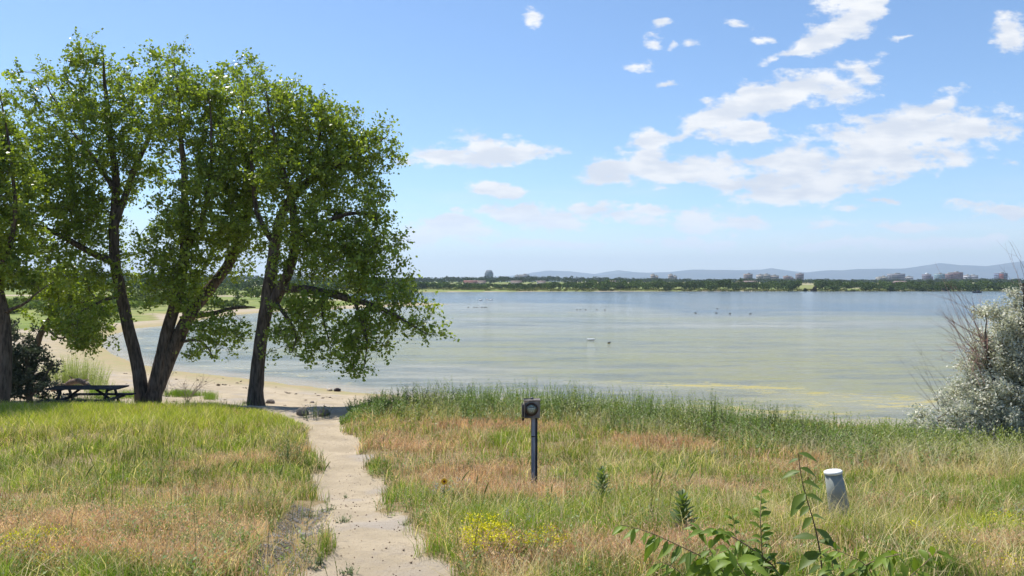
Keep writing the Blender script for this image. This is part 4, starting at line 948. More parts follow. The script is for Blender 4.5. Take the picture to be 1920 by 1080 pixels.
# driftwood behind the table
t = thing('driftwood_log', P3(140, 726, 26.5), 'grey brown arched driftwood branch lying on sand behind the picnic table', 'driftwood')
mb = MB(); L0 = Vector(t.location)
pts = [P3(*p) for p in [(96, 733, 26.8), (118, 727, 26.6), (132, 717, 26.4), (147, 714, 26.2), (160, 719, 26.0), (170, 724, 25.7)]]
mb.tube([tuple(Vector(p) - L0) for p in pts], [.04, .08, .11, .10, .085, .03], 9)
for (a_, b_) in (((138, 715, 26.4), (128, 704, 26.3)), ((152, 716, 26.4), (166, 712, 26.2)), ((125, 721, 26.5), (104, 722, 26.6))):
    A_, B_ = Vector(P3(*a_)) - L0, Vector(P3(*b_)) - L0; mb.tube([A_, (A_ + B_) / 2 + Vector((0, 0, .03)), B_], [.035, .025, .008], 6)
mb.build('wood', pm('driftwood', (0.26, 0.19, 0.14), (0.14, 0.10, 0.08), 8, .9, .6), t, smooth=True)

# ------------------------------------------------------------------ picnic table
tx, ty = (164 - 960) / F * 23.4, 23.4; tz = 1.17
t = thing('picnic_table', (tx, ty, tz), 'dark wooden picnic table with fixed benches under the left trees', 'picnic table', rz=.03)
tm = pm('dark_painted_plank', (0.045, 0.043, 0.045), (0.025, 0.024, 0.026), 7, .65, .4, stretch=(.15, 1, 1)); fm = pm('dark_frame', (0.03, 0.03, 0.032), None, 9, .6, .2)
for i in range(5):
    mb = MB(); mb.box((0, (i - 2) * .150, .745), (2.24, .138, .045), bevel=.006); mb.build('tabletop_plank', tm, t)
for sy in (-1, 1):
    b_ = bpy.data.objects.new('bench', None); COL.objects.link(b_); b_.parent = t; b_.location = (0, sy * .70, .43)
    for k in (-1, 1):
        mb = MB(); mb.box((0, k * .072, 0), (2.24, .134, .045), bevel=.006); mb.build('bench_plank', tm, b_)
for sx_ in (-1, 1):
    xx = sx_ * .72
    for sy in (-1, 1):
        mb = MB(); mb.beam((xx, sy * .22, .72), (xx, sy * .62, 0), .045, .09); mb.build('leg', fm, t)
    mb = MB(); mb.beam((xx + .05 * sx_, -.80, .385), (xx + .05 * sx_, .80, .385), .04, .09); mb.build('bench_support', fm, t)
    mb = MB(); mb.beam((xx + .05 * sx_, -.34, .695), (xx + .05 * sx_, .34, .695), .04, .07); mb.build('top_support', fm, t)
    mb = MB(); mb.beam((xx, 0, .36), (xx - sx_ * .48, 0, .70), .04, .07); mb.build('diagonal_brace', fm, t)

# ------------------------------------------------------------------ metal post with a round-windowed meter box
mx_, my_ = (1002 - 960) / F * 10.0, 10.0; mz = 2.34
t = thing('meter_post', (mx_, my_, mz), 'dark metal post carrying a weathered square box with a round glass dial, in the grass', 'meter post', rz=.04)
steel = pm('weathered_steel', (0.13, 0.12, 0.115), (0.085, 0.075, 0.07), 25, .55, .25, metal=.35)
rust = pm('box_steel', (0.30, 0.26, 0.22), (0.19, 0.15, 0.125), 14, .6, .25, metal=.05)
blackm = pm('black_iron', (0.02, 0.02, 0.022), None, 30, .5, .1)
ptop = 1.05
mb = MB(); mb.box((-.016, -.030, ptop / 2 - .1), (.052, .008, ptop + .2), bevel=.002); mb.build('front_flange', pm('grey_galvanised', (0.34, 0.33, 0.34), (0.22, 0.21, 0.22), 40, .5, .2, metal=.1, stretch=(1, 1, .1)), t)
mb = MB(); mb.box((.026, -.002, ptop / 2 - .1), (.03, .05, ptop + .2), bevel=.003); mb.box((-.040, 0, ptop / 2 - .1), (.006, .055, ptop + .2)); mb.build('post', blackm, t)
mb = MB(); mb.box((-.02, -.036, .80), (.05, .006, .012)); mb.build('strap', blackm, t)
bx = MB(); bx.box((-.035, 0, ptop + .12), (.215, .14, .235), bevel=.006); box = bx.build('box', rust, t)
mb = MB(); mb.box((-.035, -.005, ptop + .243), (.228, .16, .012), bevel=.003); mb.build('lid_rim', rust, box)
mb = MB(); mb.box((-.157, .01, ptop + .10), (.026, .12, .17), bevel=.004); mb.build('side_flange', steel, box)
mb = MB(); mb.lathe([(.02, 0), (.022, .012), (.016, .024), (.004, .028)], 14, (-.035, 0, ptop + .249)); mb.build('top_knob', steel, box)
Rx = Matrix.Rotation(R(90), 4, 'X')
mb = MB(); mb.lathe([(.072, 0), (.088, 0), (.088, .016), (.080, .024), (.072, .018)], 32, (-.043, -.070, ptop + .125), Rx, cap=False); mb.build('dial_ring', pm('dark_rusted_ring', (0.10, 0.06, 0.045), (0.06, 0.04, 0.03), 30, .6, .2, metal=.4), box)
mb = MB(); mb.lathe([(.073, 0), (.073, .004)], 32, (-.043, -.071, ptop + .125), Rx); dial = mb.build('dial_face', pm('dial_face', (0.42, 0.43, 0.36), (0.52, 0.54, 0.48), 12, .35, 0, spec=.6), box)
mb = MB(); mb.box((-.043, -.077, ptop + .150), (.070, .003, .016)); mb.box((-.043, -.077, ptop + .118), (.086, .003, .005)); mb.box((-.060, -.077, ptop + .098), (.03, .003, .004)); mb.box((-.025, -.077, ptop + .098), (.03, .003, .004)); mb.box((-.043, -.077, ptop + .083), (.04, .003, .007))
mb.build('dial_marks', pm('dial_print', (0.16, 0.17, 0.16), None, 9, .5, 0), dial)
gm_, T, out = mat_base('dial_glass'); gl = T.new('ShaderNodeBsdfGlossy'); gl.inputs['Roughness'].default_value = .03; tp = T.new('ShaderNodeBsdfTransparent'); tp.inputs['Color'].default_value = (.93, .97, .94, 1)
fr = T.new('ShaderNodeFresnel'); fr.inputs['IOR'].default_value = 1.6; mx = T.new('ShaderNodeMixShader'); T.link(fr.outputs[0], mx.inputs[0]); T.link(tp.outputs[0], mx.inputs[1]); T.link(gl.outputs[0], mx.inputs[2]); T.link(mx.outputs[0], out.inputs[0])
mb = MB(); mb.lathe([(.073, .016), (.070, .030), (.058, .044), (.035, .053), (.008, .056)], 32, (-.043, -.070, ptop + .125), Rx, cap=False); mb.build('dial_glass', gm_, box, smooth=True)
mb = MB(); mb.box((-.155, -.02, ptop - .02), (.03, .02, .035), bevel=.005); mb.tube([(-.165, -.02, ptop), (-.165, -.02, ptop + .025), (-.155, -.02, ptop + .033), (-.145, -.02, ptop + .025), (-.145, -.02, ptop)], .004, 6); mb.build('padlock', blackm, box)

# ------------------------------------------------------------------ grey marker pipe
p0 = spot(1578, 975)
p_pipe = p0
t = thing('marker_pipe', p0, 'leaning grey plastic marker pipe with a white cap in the grass', 'marker pipe', rz=0)
t.rotation_euler = (R(-3), R(-8.5), 0)
mb = MB(); mb.lathe([(.098, -.15), (.098, 0), (.096, .10), (.088, .25), (.078, .445)], 32); mb.build('pipe', pm('grey_green_plastic', (0.29, 0.305, 0.27), (0.22, 0.235, 0.21), 8, .55, .08), t, smooth=True)
mb = MB(); mb.lathe([(.080, .440), (.085, .443), (.085, .462), (.078, .468), (.03, .470), (.003, .470)], 32); mb.build('cap', pm('white_cap', (0.75, 0.76, 0.73), (0.66, 0.67, 0.64), 20, .5, .05), t)

# ------------------------------------------------------------------ rocks
def rock(px, py, w, h, label, c, seed, Y=None):
    r_ = np.random.RandomState(seed); p = spot(px, py)
    import bmesh
    bm = bmesh.new(); bmesh.ops.create_icosphere(bm, subdivisions=3, radius=1)
    for v in bm.verts:
        q = np.array(v.co); k = 1 + .35 * (fbm(q[0] * 2 + seed, q[1] * 2 + q[2] * 1.7, 1.0, seed) - .5) + .18 * (fbm(q[0] * 5 + seed, q[1] * 5 + q[2] * 4, 1.0, seed + 2) - .5)
        v.co = Vector((q[0] * w / 2 * k, q[1] * w * .4 * k, max(q[2], -.35) * h * .62 * k + h * .2))
    me = bpy.data.meshes.new('rock'); bm.to_mesh(me); bm.free(); me.materials.append(pm('stone_%.2f' % c[0], c, tuple(k * .65 for k in c), 6, .9, .6))
    o = bpy.data.objects.new('rock', me); COL.objects.link(o); o.location = p; o.rotation_euler = (0, 0, seed)
    return tag(o, label, 'rock')
rock(607, 780, .34, .22, 'dark rounded boulder in tree shade beside the path end', (0.20, 0.165, 0.14), 1)
rock(567, 778, .40, .24, 'dark stone partly hidden by weeds left of the rounded boulder', (0.16, 0.14, 0.12), 2)
rock(506, 757, .34, .2, 'brown stone lying against the foot of the right big tree', (0.22, 0.18, 0.15), 3)
rock(462, 757, .30, .12, 'flat stone left of the foot of the right big tree', (0.25, 0.2, 0.16), 4)
rock(585, 756, .2, .1, 'small stone on the shaded sand beyond the rounded boulder', (0.24, 0.2, 0.16), 5)
rock(618, 733, .30, .15, 'pale stone on wet sand touching a dark one near the water', (0.52, 0.43, 0.32), 6)
rock(632, 734, .36, .20, 'dark brown stone on wet sand touching a pale one near the water', (0.05, 0.032, 0.028), 7)
# windrow of dark wrack and sticks on the beach
rs = np.random.RandomState(3); n = 900; a = rs.rand(n); yy_ = rs.uniform(22, 42, n); xx = (np.interp(a, [0, 1], [230, 690]) - 960) / F * yy_; sdv = shore_sd(xx, yy_)
k = (np.abs(sdv - 4.2 - (fbm(xx, yy_, 4, 2) - .5) * 2) < .35) | (np.abs(sdv - 8.0 - (fbm(xx, yy_, 3, 6) - .5) * 3) < .2) | (rs.rand(n) < .05) & (sdv > 1); xx, yy_ = xx[k], yy_[k]
P = np.stack([xx, yy_, gzv(xx, yy_) + .012], 1)
V = quads(rs, P, rs.uniform(.03, .13, len(P)), 2.2, nrm=np.stack([rs.normal(size=len(P)), rs.normal(size=len(P)) * .5, rs.normal(size=len(P)) * .08], 1))
tag(np_mesh('beach_wrack', V, qfaces(len(P)), pm('wrack', (0.13, 0.10, 0.07), (0.20, 0.15, 0.10), 3, .9, 0)), 'dark sticks and weed washed up in lines along the sandy beach', 'wrack', kind='stuff')

# ------------------------------------------------------------------ grass and ground cover
TOPX = [-400, 0, 400, 450, 520, 560, 600, 640, 670, 710, 760, 850, 1000, 1100, 1200, 1300, 1400, 1500, 1600, 1700, 1800, 2400]
TOPR = [752, 752, 753, 762, 772, 788, 800, 786, 762, 742, 728, 722, 722, 730, 740, 748, 764, 778, 792, 797, 810, 815]
def hcap(x, y, z):
    """how tall plants may stand so that the slope keeps its skyline"""
    px = 960 + x / np.maximum(y, 1) * F; row = np.interp(px, TOPX, TOPR); return np.maximum(EYE - (row - HZ) / F * y - z, .04)
def sample(rs, n, r0=752, r1=1130, x0=-480, x1=2480):
    if x0 == -480: n = int(n * 1.34)
    """more plants where the slope is close, thinning out with distance"""
    py = rs.uniform(r0, r1, n); y = Yof(py) + rs.normal(size=n) * .15; px = rs.uniform(x0, x1, n); x = (px - 960) / F * y; far = rs.rand(n) < .16
    y = np.where(far, rs.uniform(14, 24, n), y); x = np.where(far, (px - 960) / F * y, x)
    return x, y
def zones(x, y, specs, sc=1.0, seed=1, amp=.55):
    """blotchy map: specs of (column, row, half width, half depth in metres)"""
    v = np.zeros_like(x)
    for (px, py, rx, ry, k) in specs:
        Y = float(Yof(py)); X = (px - 960) / F * Y; v = np.maximum(v, k * np.exp(-(((x - X) / rx) ** 2 + ((y - Y) / ry) ** 2)))
    return np.clip(v + (fbm(x, y, sc, seed) - .5) * amp, 0, 1)
def redmap(x, y):
    v = zones(x, y, [(150, 1000, 1.6, .9, .85), (330, 1020, .9, .8, .8), (100, 1060, 1.2, .4, .8), (300, 1070, 1.0, .4, .6), (60, 950, .9, .6, .5), (470, 870, .7, 1.1, .8), (400, 930, 1.0, .9, .75), (780, 850, 1.2, 1.6, .8), (880, 900, 1.1, 1.2, .95), (960, 930, 1.0, 1.0, .9), (720, 830, .6, 1.5, .7),
        (1060, 930, .8, .8, .6), (900, 805, 2.2, 1.1, .75), (1240, 838, 1.2, 1.0, .95), (1600, 865, 1.6, 1.0, 1.0), (1380, 920, .9, .6, .75), (1220, 920, .5, .7, .6), (1000, 1060, .5, .5, .8), (1190, 1060, .8, .5, .9), (1500, 880, .8, .8, .6), (1680, 950, .7, .4, .6),
        (1850, 1040, .6, .3, .6), (560, 850, .3, 1, .5), (520, 960, .4, .5, .5)], .7, 5, .7)
    return v
def strawmap(x, y): return zones(x, y, [(1000, 780, 4.5, 1.2, .65), (1350, 800, 2.5, 1.5, .8), (1150, 880, 1.0, 1.0, .5), (1780, 890, 1.6, .8, .9), (1700, 930, .8, .5, .5), (1470, 990, .6, .7, .7), (1600, 980, .5, .4, .7), (300, 800, 4, 3, .5), (560, 820, .6, 3, .5)], .8, 15, .8)
def vegmask(rs, x, y):
    e = crest(x, y); m_ = (y < e + (fbm(x, y, 1.2, 21) - .5) * 1.6) | ((x > -4.4) & (y < e + 3))
    p = path_m(x, y); thin = rs.rand(len(x)) > p * 1.08
    g = np.interp(y, [3.0, 4.3, 5.3, 6.3, 7.6, 9.0], [-1.25, -1.42, -1.62, -1.82, -2.05, -2.4]); gully = np.abs(x - g) < .24
    bald = (fbm(x, y, .45, 33) > .54) & (rs.rand(len(x)) < .7)
    clear = (((x - p_pipe[0] + .04) / .22) ** 2 + ((y - p_pipe[1] + .32) / .5) ** 2 < 1) | (((x - mx_) / .14) ** 2 + ((y - my_ + .3) / .5) ** 2 < 1)
    bald = bald | (clear & (rs.rand(len(x)) < .85))
    return m_ & thin & ~(gully & (y < 8.6) & (rs.rand(len(x)) < .9)) & ~bald
def blades(rs, x, y, z, h, w, lean, cb, ct):
    n = len(x); a = rs.uniform(0, 6.283, n); b = rs.uniform(0, 6.283, n); dx, dy = np.cos(a), np.sin(a); wx_, wy_ = np.cos(b) * w / 2, np.sin(b) * w / 2
    o_ = np.stack([x, y, z], 1); lx = dx * lean * h; ly = dy * lean * h; top = h * np.sqrt(np.clip(1 - lean ** 2 * .6, .15, 1))
    W3 = np.stack([wx_, wy_, 0 * w], 1); m1 = o_ + np.stack([lx * .28, ly * .28, top * .62], 1); tp_ = o_ + np.stack([lx, ly, top], 1)
    V = np.stack([o_ - W3, o_ + W3, m1 - W3 * .8, m1 + W3 * .8, tp_], 1).reshape(-1, 3); k = np.arange(n) * 5
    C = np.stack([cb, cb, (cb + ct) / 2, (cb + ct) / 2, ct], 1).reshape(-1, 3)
    return V, [np.stack([k, k + 1, k + 3, k + 2], 1), np.stack([k + 2, k + 3, k + 4], 1)], C
GREEN1 = np.array((0.125, 0.235, 0.03)); GREEN2 = np.array((0.33, 0.42, 0.06)); STRAW = np.array((0.72, 0.60, 0.33)); RED1 = np.array((0.52, 0.255, 0.165)); PINK = np.array((0.80, 0.59, 0.46)); LIME = np.array((0.46, 0.50, 0.05))
rs = np.random.RandomState(100)
x, y = sample(rs, 430000); k = vegmask(rs, x, y); x, y = x[k], y[k]; n = len(x); z = gzv(x, y)
rm = redmap(x, y); sm = strawmap(x, y); crst = sstep(14.5, 17.5, y) * sstep(-3.8, -4.6, x); lime = zones(x, y, [(200, 790, 7, 5.5, 1.0), (1800, 1000, 1.8, 1.2, .9), (1100, 850, 1.6, 1.6, .7), (1750, 900, 1.5, 1.0, .7), (1300, 960, 1.2, .8, .5), (1300, 830, 2.5, 1.5, .5), (900, 1010, .4, .4, .6)], 1.2, 25, .6)
u = rs.rand(n); g_ = fbm(x, y, .35, 45)
kind_red = u < np.clip(rm * 1.05, 0, .9); kind_str = (~kind_red) & (rs.rand(n) < .11 + .45 * sm)
cg = GREEN1 + (GREEN2 - GREEN1) * np.clip((g_ - .25) * 1.9 + rs.normal(size=n) * .18, 0, 1)[:, None]; dk2 = sstep(.56, .68, fbm(x, y, .9, 145)); cg = cg + (np.array((0.085, 0.14, 0.028)) - cg) * (dk2 * .75)[:, None]; cg = cg + (LIME - cg) * (np.clip(lime, 0, 1) * .8)[:, None]
cc_ = np.where(kind_red[:, None], RED1 + (PINK - RED1) * rs.rand(n)[:, None], np.where(kind_str[:, None], STRAW * rs.uniform(.7, 1.15, n)[:, None], cg)) * rs.uniform(.65, 1.35, n)[:, None] * (.78 + .5 * sstep(.3, .7, fbm(x, y, .22, 245, 3)))[:, None]
h = np.where(kind_red, rs.uniform(.10, .22, n), np.where(kind_str, rs.uniform(.12, .40, n) * (1 - .3 * rm), rs.uniform(.05, .22, n) * (1 - .45 * rm) * (.45 + 1.5 * fbm(x, y, .3, 155) ** 1.5) + crst * rs.uniform(.05, .2, n))) * (.7 + .7 * fbm(x, y, .8, 55)) * np.where(y > 12, 1.15, 1)
h = np.minimum(h, hcap(x, y, z) * rs.uniform(.5, 1.2, n)); w = np.maximum(.0036, .0006 * y) * rs.uniform(.6, 1.6, n); lean = np.where(kind_str, rs.uniform(.3, 1.1, n), rs.uniform(.05, .75, n))
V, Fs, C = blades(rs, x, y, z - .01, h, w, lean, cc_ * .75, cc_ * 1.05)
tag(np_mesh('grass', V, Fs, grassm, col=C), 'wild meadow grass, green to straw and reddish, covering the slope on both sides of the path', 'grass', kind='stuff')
nc = 42000; x = (rs.uniform(-140, 600, nc) - 960) / F * 19.5; y = rs.uniform(16.2, 21.6, nc); k = vegmask(rs, x, y) & (rs.rand(nc) < .35 + fbm(x, y, .6, 12)); x, y = x[k], y[k]; n = len(x); z = gzv(x, y)
h = np.minimum(rs.uniform(.22, .52, n) * (.6 + .8 * fbm(x, y, .5, 19)), hcap(x, y, z) * rs.uniform(.4, 1.3, n) + .03); u = rs.rand(n)[:, None]; cc_ = np.where(u < .6, LIME * rs.uniform(.8, 1.25, n)[:, None], np.where(u < .82, STRAW, GREEN2)) * rs.uniform(.8, 1.2, n)[:, None]
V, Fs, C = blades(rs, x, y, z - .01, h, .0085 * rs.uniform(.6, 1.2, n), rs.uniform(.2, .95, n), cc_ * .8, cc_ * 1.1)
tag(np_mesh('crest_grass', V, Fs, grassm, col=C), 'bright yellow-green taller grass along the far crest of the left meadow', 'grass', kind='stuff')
# flattened dead thatch lying between the tufts
x, y = sample(rs, 90000, 790, 1130); k = vegmask(rs, x, y); x, y = x[k], y[k]; n = len(x); z = gzv(x, y); cc_ = np.array((0.52, 0.42, 0.27)) * rs.uniform(.35, 1.15, n)[:, None]
V, Fs, C = blades(rs, x, y, z + .01, rs.uniform(.06, .16, n), np.maximum(.003, .0006 * y), rs.uniform(1.1, 1.28, n), cc_, cc_)
tag(np_mesh('dead_thatch', V, Fs, grassm, col=C), 'flattened dead straw matting the soil between the tufts of the slope', 'dead grass', kind='stuff')
# drooping reddish brome heads
x, y = sample(rs, 95000); rm = redmap(x, y); k = vegmask(rs, x, y) & (rs.rand(len(x)) < rm * 1.3 + .04); x, y = x[k], y[k]; n = len(x); z = gzv(x, y)
h = np.minimum(rs.uniform(.14, .30, n), hcap(x, y, z)); a = rs.uniform(0, 6.283, n); ns = 6; t = np.linspace(.55, 1.0, ns)[None] + rs.normal(size=(n, ns)) * .04
off = .42 * h[:, None] * t ** 2.5; P = np.stack([x[:, None] + np.cos(a)[:, None] * off, y[:, None] + np.sin(a)[:, None] * off, z[:, None] + h[:, None] * (t - .35 * t ** 4)], -1) + rs.normal(size=(n, ns, 3)) * .012
P = P.reshape(-1, 3); sc_ = np.repeat(np.maximum(.020, .0020 * y), ns) * rs.uniform(.7, 1.3, len(P)); nr = rs.normal(size=P.shape) * .45; nr[:, 2] -= 1
nr /= np.linalg.norm(nr, axis=1)[:, None]; sd_ = np.cross(nr, rs.normal(size=P.shape)); sd_ /= np.linalg.norm(sd_, axis=1)[:, None]; wq = (sc_ * .14)[:, None]
V = np.stack([P, P + nr * sc_[:, None] * .5 + sd_ * wq, P + nr * sc_[:, None], P + nr * sc_[:, None] * .5 - sd_ * wq], 1).reshape(-1, 3)
q = rs.rand(n); C = np.repeat((RED1 * 1.05 + (PINK * 1.15 - RED1) * q[:, None]) * rs.uniform(.8, 1.2, n)[:, None], ns * 4, 0)
tag(np_mesh('brome_heads', V, qfaces(len(P)), grassm, col=C), 'drooping pinkish brown seed heads of brome grass in patches across the slope', 'grass', kind='stuff')
# long arching straw
x, y = sample(rs, 26000, 752, 1100); sm = strawmap(x, y); k = vegmask(rs, x, y) & (rs.rand(len(x)) < sm * .55 + .05); x, y = x[k], y[k]; n = len(x); z = gzv(x, y)
h = rs.uniform(.35, .75, n); lean = rs.uniform(.7, 1.25, n); h = np.minimum(h, hcap(x, y, z) * 1.3); cc_ = np.array((0.62, 0.54, 0.33)) * rs.uniform(.6, 1.15, n)[:, None]
V, Fs, C = blades(rs, x, y, z, h, np.maximum(.0022, .0003 * y), lean, cc_ * .8, cc_)
tag(np_mesh('dry_straw', V, Fs, grassm, col=C), 'long pale dry stems arching over the green grass of the slope', 'dry grass', kind='stuff')
# tall wheatgrass with seed spikes, mostly in the left foreground
x, y = sample(rs, 7000, 800, 1090); k = vegmask(rs, x, y) & (rs.rand(len(x)) < zones(x, y, [(120, 940, 1.6, 1.2, 1.0), (330, 960, .8, .7, .6), (60, 870, 2, 1.6, .6), (1190, 985, .35, .45, 1.0), (200, 880, 2, 1.5, .6)], .5, 61, .5) * .30); x, y = x[k], y[k]; n = len(x)
z = gzv(x, y); h = rs.uniform(.35, .66, n) * np.where(x > 0, .75, 1); a = rs.normal(size=n) * .5; ln = np.stack([np.cos(a) * rs.uniform(.0, .3, n), np.sin(a) * .15], 1); cc_ = (np.array((0.14, 0.17, 0.05)) * rs.uniform(.8, 1.4, n)[:, None])
V = []; Fc = []; C = []; o_ = 0
for i in range(n):
    u = np.linspace(0, 1, 5); P = np.stack([x[i] + ln[i, 0] * h[i] * u ** 2, y[i] + ln[i, 1] * h[i] * u ** 2, z[i] + h[i] * u], 1); v, f = tube_np(P, np.array([.0028, .0026, .0022, .0018, .0012]), 3); V.append(v); Fc.append(f + o_); o_ += len(v); C.append(np.repeat(cc_[i][None], len(v), 0))
    d = P[-1] - P[-2]; d /= np.linalg.norm(d); L = rs.uniform(.07, .12); bnd = np.array([ln[i, 0] * .6, ln[i, 1], -.1]); Q = np.stack([P[-1] + d * L * s_ + bnd * L * s_ * s_ for s_ in (0, .2, .5, .8, 1.0)]); v, f = tube_np(Q, np.array([.0015, .0048, .0055, .004, .001]), 5)
    V.append(v); Fc.append(f + o_); o_ += len(v); C.append(np.repeat((cc_[i] * 1.25 + np.array((.06, .05, .02)))[None], len(v), 0))
tag(np_mesh('wheatgrass', np.concatenate(V), np.concatenate(Fc), grassm, col=np.concatenate(C)), 'tall green wheatgrass stalks with slender seed spikes rising from the left foreground', 'tall grass', kind='stuff')
# weeds along the edge of the bank
x = []; y = []
px = rs.uniform(636, 2100, 5200); px = np.concatenate([px, rs.uniform(1640, 2080, 1500)]); e = crest((px - 960) / F * 18, np.full(len(px), 18.)); yc = np.interp(px, [640, 700, 1000, 1300, 1600, 1800, 2100], [18.2, 19.8, 19.5, 16.6, 13.3, 13.6, 14]); y = yc + rs.normal(size=len(px)) * np.interp(px, [640, 760, 2000], [.5, 1.2, .9]); y[5200:] = rs.uniform(14, 20, 1500); x = (px - 960) / F * y
keep = rs.rand(len(px)) < np.interp(px, [640, 1100, 1400, 1700, 2100], [1, .95, .8, .5, .5]); x, y, px = x[keep], y[keep], px[keep]
z = gzv(x, y); cap = (hcap(x, y, z) + .05) * rs.uniform(.5, 1.15, len(x)) * (.62 + .95 * fbm(x, y, .7, 171) ** 1.3); h = np.minimum(rs.uniform(.45, 1.25, len(x)), cap); dkg = fbm(x, y, 1.1, 71)
k = h > .12; x, y, z, h, dkg = x[k], y[k], z[k], h[k], dkg[k]; base = np.stack([x, y, z - .03], 1); ln = rs.normal(size=(len(x), 2)) * .16
sel = dkg > .5
for (nm, s_, c1, c2, lab) in (('bank_weeds', sel, (0.095, 0.165, 0.03), (0.20, 0.28, 0.06), 'leafy dark green weeds crowding the edge of the bank above the lake'), ('pale_bank_weeds', ~sel, (0.17, 0.22, 0.05), (0.34, 0.36, 0.12), 'paler yellow-green weeds mixed along the edge of the bank above the lake')):
    v, f, c = stems(rs, base[s_], h[s_], ln[s_], 22, .085, c1, c2, (0.14, 0.15, 0.05), long=2.6, up=.7, r=.004); tag(np_mesh(nm, v, f, weedm, col=c), lab, 'weeds', kind='stuff')
for i, (px, w_, top, c1, c2, lab) in enumerate([(700, .7, 742, (0.11, 0.19, 0.03), (0.24, 0.33, 0.06), 'fresh green leafy bush at the left end of the bank weeds beside the sand'), (905, .6, 724, (0.11, 0.18, 0.035), (0.22, 0.30, 0.06), 'dark leafy bush on the bank left of the meter box'), (1090, .55, 728, (0.10, 0.15, 0.04), (0.22, 0.27, 0.08), 'rounded grey-green bush on the bank right of the meter box'),
        (1195, .7, 738, (0.10, 0.16, 0.035), (0.21, 0.28, 0.07), 'dark round weed bush on the bank halfway from meter box to tallest sprig'), (1325, .75, 744, (0.16, 0.20, 0.06), (0.32, 0.36, 0.12), 'ragged pale green bush at the foot of the tallest bank sprig'), (1455, .5, 768, (0.07, 0.12, 0.03), (0.17, 0.22, 0.06), 'dark upright bush on the bank where the water comes lowest'),
        (1545, .5, 785, (0.11, 0.16, 0.04), (0.24, 0.28, 0.08), 'low olive bush on the bank straight behind the lone near shoot'), (1655, .6, 795, (0.12, 0.18, 0.03), (0.27, 0.34, 0.07), 'bright green bush at the left foot of the silver bush')]):
    Y = float(np.interp(px, [640, 700, 1000, 1300, 1600, 1800], [18.2, 19.6, 19.2, 16.4, 13.2, 13.4])) - (2.6 if i == 8 else 0); X = (px - 960) / F * Y; Z = gz1(X, Y); hh_ = max(.35, (EYE - (top - HZ) / F * Y - Z) * 1.25); clump('weed_bush', 'stems', px, 0, w_, 120, hh_, 24, .07, c1, c2, lab, 'bush', lean=.4, seed=140 + i, loc=(X, Y, Z - .03), long=2.3, r=.004)
# pale dry stems tangled through the front of the bank weeds
n = 9000; px = rs.uniform(760, 1960, n); y = np.interp(px, [640, 700, 1000, 1300, 1600, 1800, 2100], [17.5, 18.6, 18.2, 15.2, 12.2, 12.2, 12]) + rs.normal(size=n) * .55; x = (px - 960) / F * y; k = rs.rand(n) < 2.4 * (fbm(x, y, .8, 29) - .33); x, y = x[k], y[k]; z = gzv(x, y); n = len(x); cc_ = np.array((0.72, 0.64, 0.42)) * rs.uniform(.6, 1.2, n)[:, None]
V, Fs, C = blades(rs, x, y, z, np.minimum(rs.uniform(.3, .75, n), hcap(x, y, z) * 1.15), np.full(n, .006), rs.uniform(.6, 1.2, n), cc_ * .85, cc_)
tag(np_mesh('bank_straw', V, Fs, grassm, col=C), 'pale dry straw tangled through the front of the weeds along the bank', 'dry grass', kind='stuff')
# sparse tall sprigs sticking out over the skyline of the bank
for (px, top, nm, sd) in ((1338, 733, 'tallest leafy sprig standing over the bank edge, right of the meter post', 1), (1444, 765, 'dark leafy sprig against the water, second tall one from the meter post', 2), (1462, 770, 'slim dark sprig just right of the second tall one on the bank edge', 3), (1528, 787, 'short upright sprig on the bank edge left of the pale reeds and marker pipe', 4), (1075, 726, 'small pointed sprig on the bank skyline nearest the meter post', 5), (1503, 783, 'bushy sprig beside the short upright one on the bank edge', 6)):
    Y = float(np.interp(px, [1000, 1300, 1600], [19, 16.2, 13.2])); X = (px - 960) / F * Y; Z = gz1(X, Y); hh_ = (EYE - (top - HZ) / F * Y - Z) * 1.22; clump('tall_sprig', 'stems', px, 0, .10, 12, hh_, 28, .075, (0.07, 0.11, 0.03), (0.13, 0.17, 0.05), nm, 'plant', lean=.12, seed=40 + sd, loc=(X, Y, Z - .02), long=2.4, r=.005)
# broadleaf ground cover in the near meadow
x, y = sample(rs, 26000, 790, 1110); k = vegmask(rs, x, y) & (fbm(x, y, .5, 81) > .52) & (redmap(x, y) < .75); x, y = x[k], y[k]; z = gzv(x, y); n = len(x)
v, f, c = stems(rs, np.stack([x, y, z - .01], 1), np.minimum(rs.uniform(.06, .22, n), hcap(x, y, z)), rs.normal(size=(n, 2)) * .3, 9, .050, (0.085, 0.16, 0.03), (0.25, 0.34, 0.06), (0.12, 0.15, 0.04), long=2.2, r=.002)
tag(np_mesh('meadow_weeds', v, f, weedm, col=c), 'small leafy green weeds scattered low among the grass of the slope', 'weeds', kind='stuff')
# tufts in the shade behind the meadow
x = []; y = []
for (pa, pb, ra, rb, n_) in ((306, 398, 740, 748, 5200), (165, 262, 737, 750, 2600), (60, 470, 752, 762, 4200)):
    Y0 = np.array([G(pa + (pb - pa) * .5, r_)[1] for r_ in (ra, rb)]); yy_ = rs.uniform(Y0.min(), Y0.max(), n_); x.append((rs.uniform(pa, pb, n_) - 960) / F * yy_); y.append(yy_)
x = np.concatenate(x); y = np.concatenate(y); k = fbm(x, y, .8, 7) > .47; x, y = x[k] + rs.normal(size=k.sum()) * .12, y[k] + rs.normal(size=k.sum()) * .15; z = gzv(x, y); n = len(x); cc_ = (GREEN1 + (GREEN2 - GREEN1) * rs.rand(n)[:, None] * .8)
V, Fs, C = blades(rs, x, y, z - .01, rs.uniform(.12, .32, n), np.full(n, .009), rs.uniform(.1, .8, n), cc_ * .8, cc_)
tag(np_mesh('shore_grass', V, Fs, grassm, col=C), 'grass tufts on the sand under and behind the big trees', 'grass', kind='stuff')

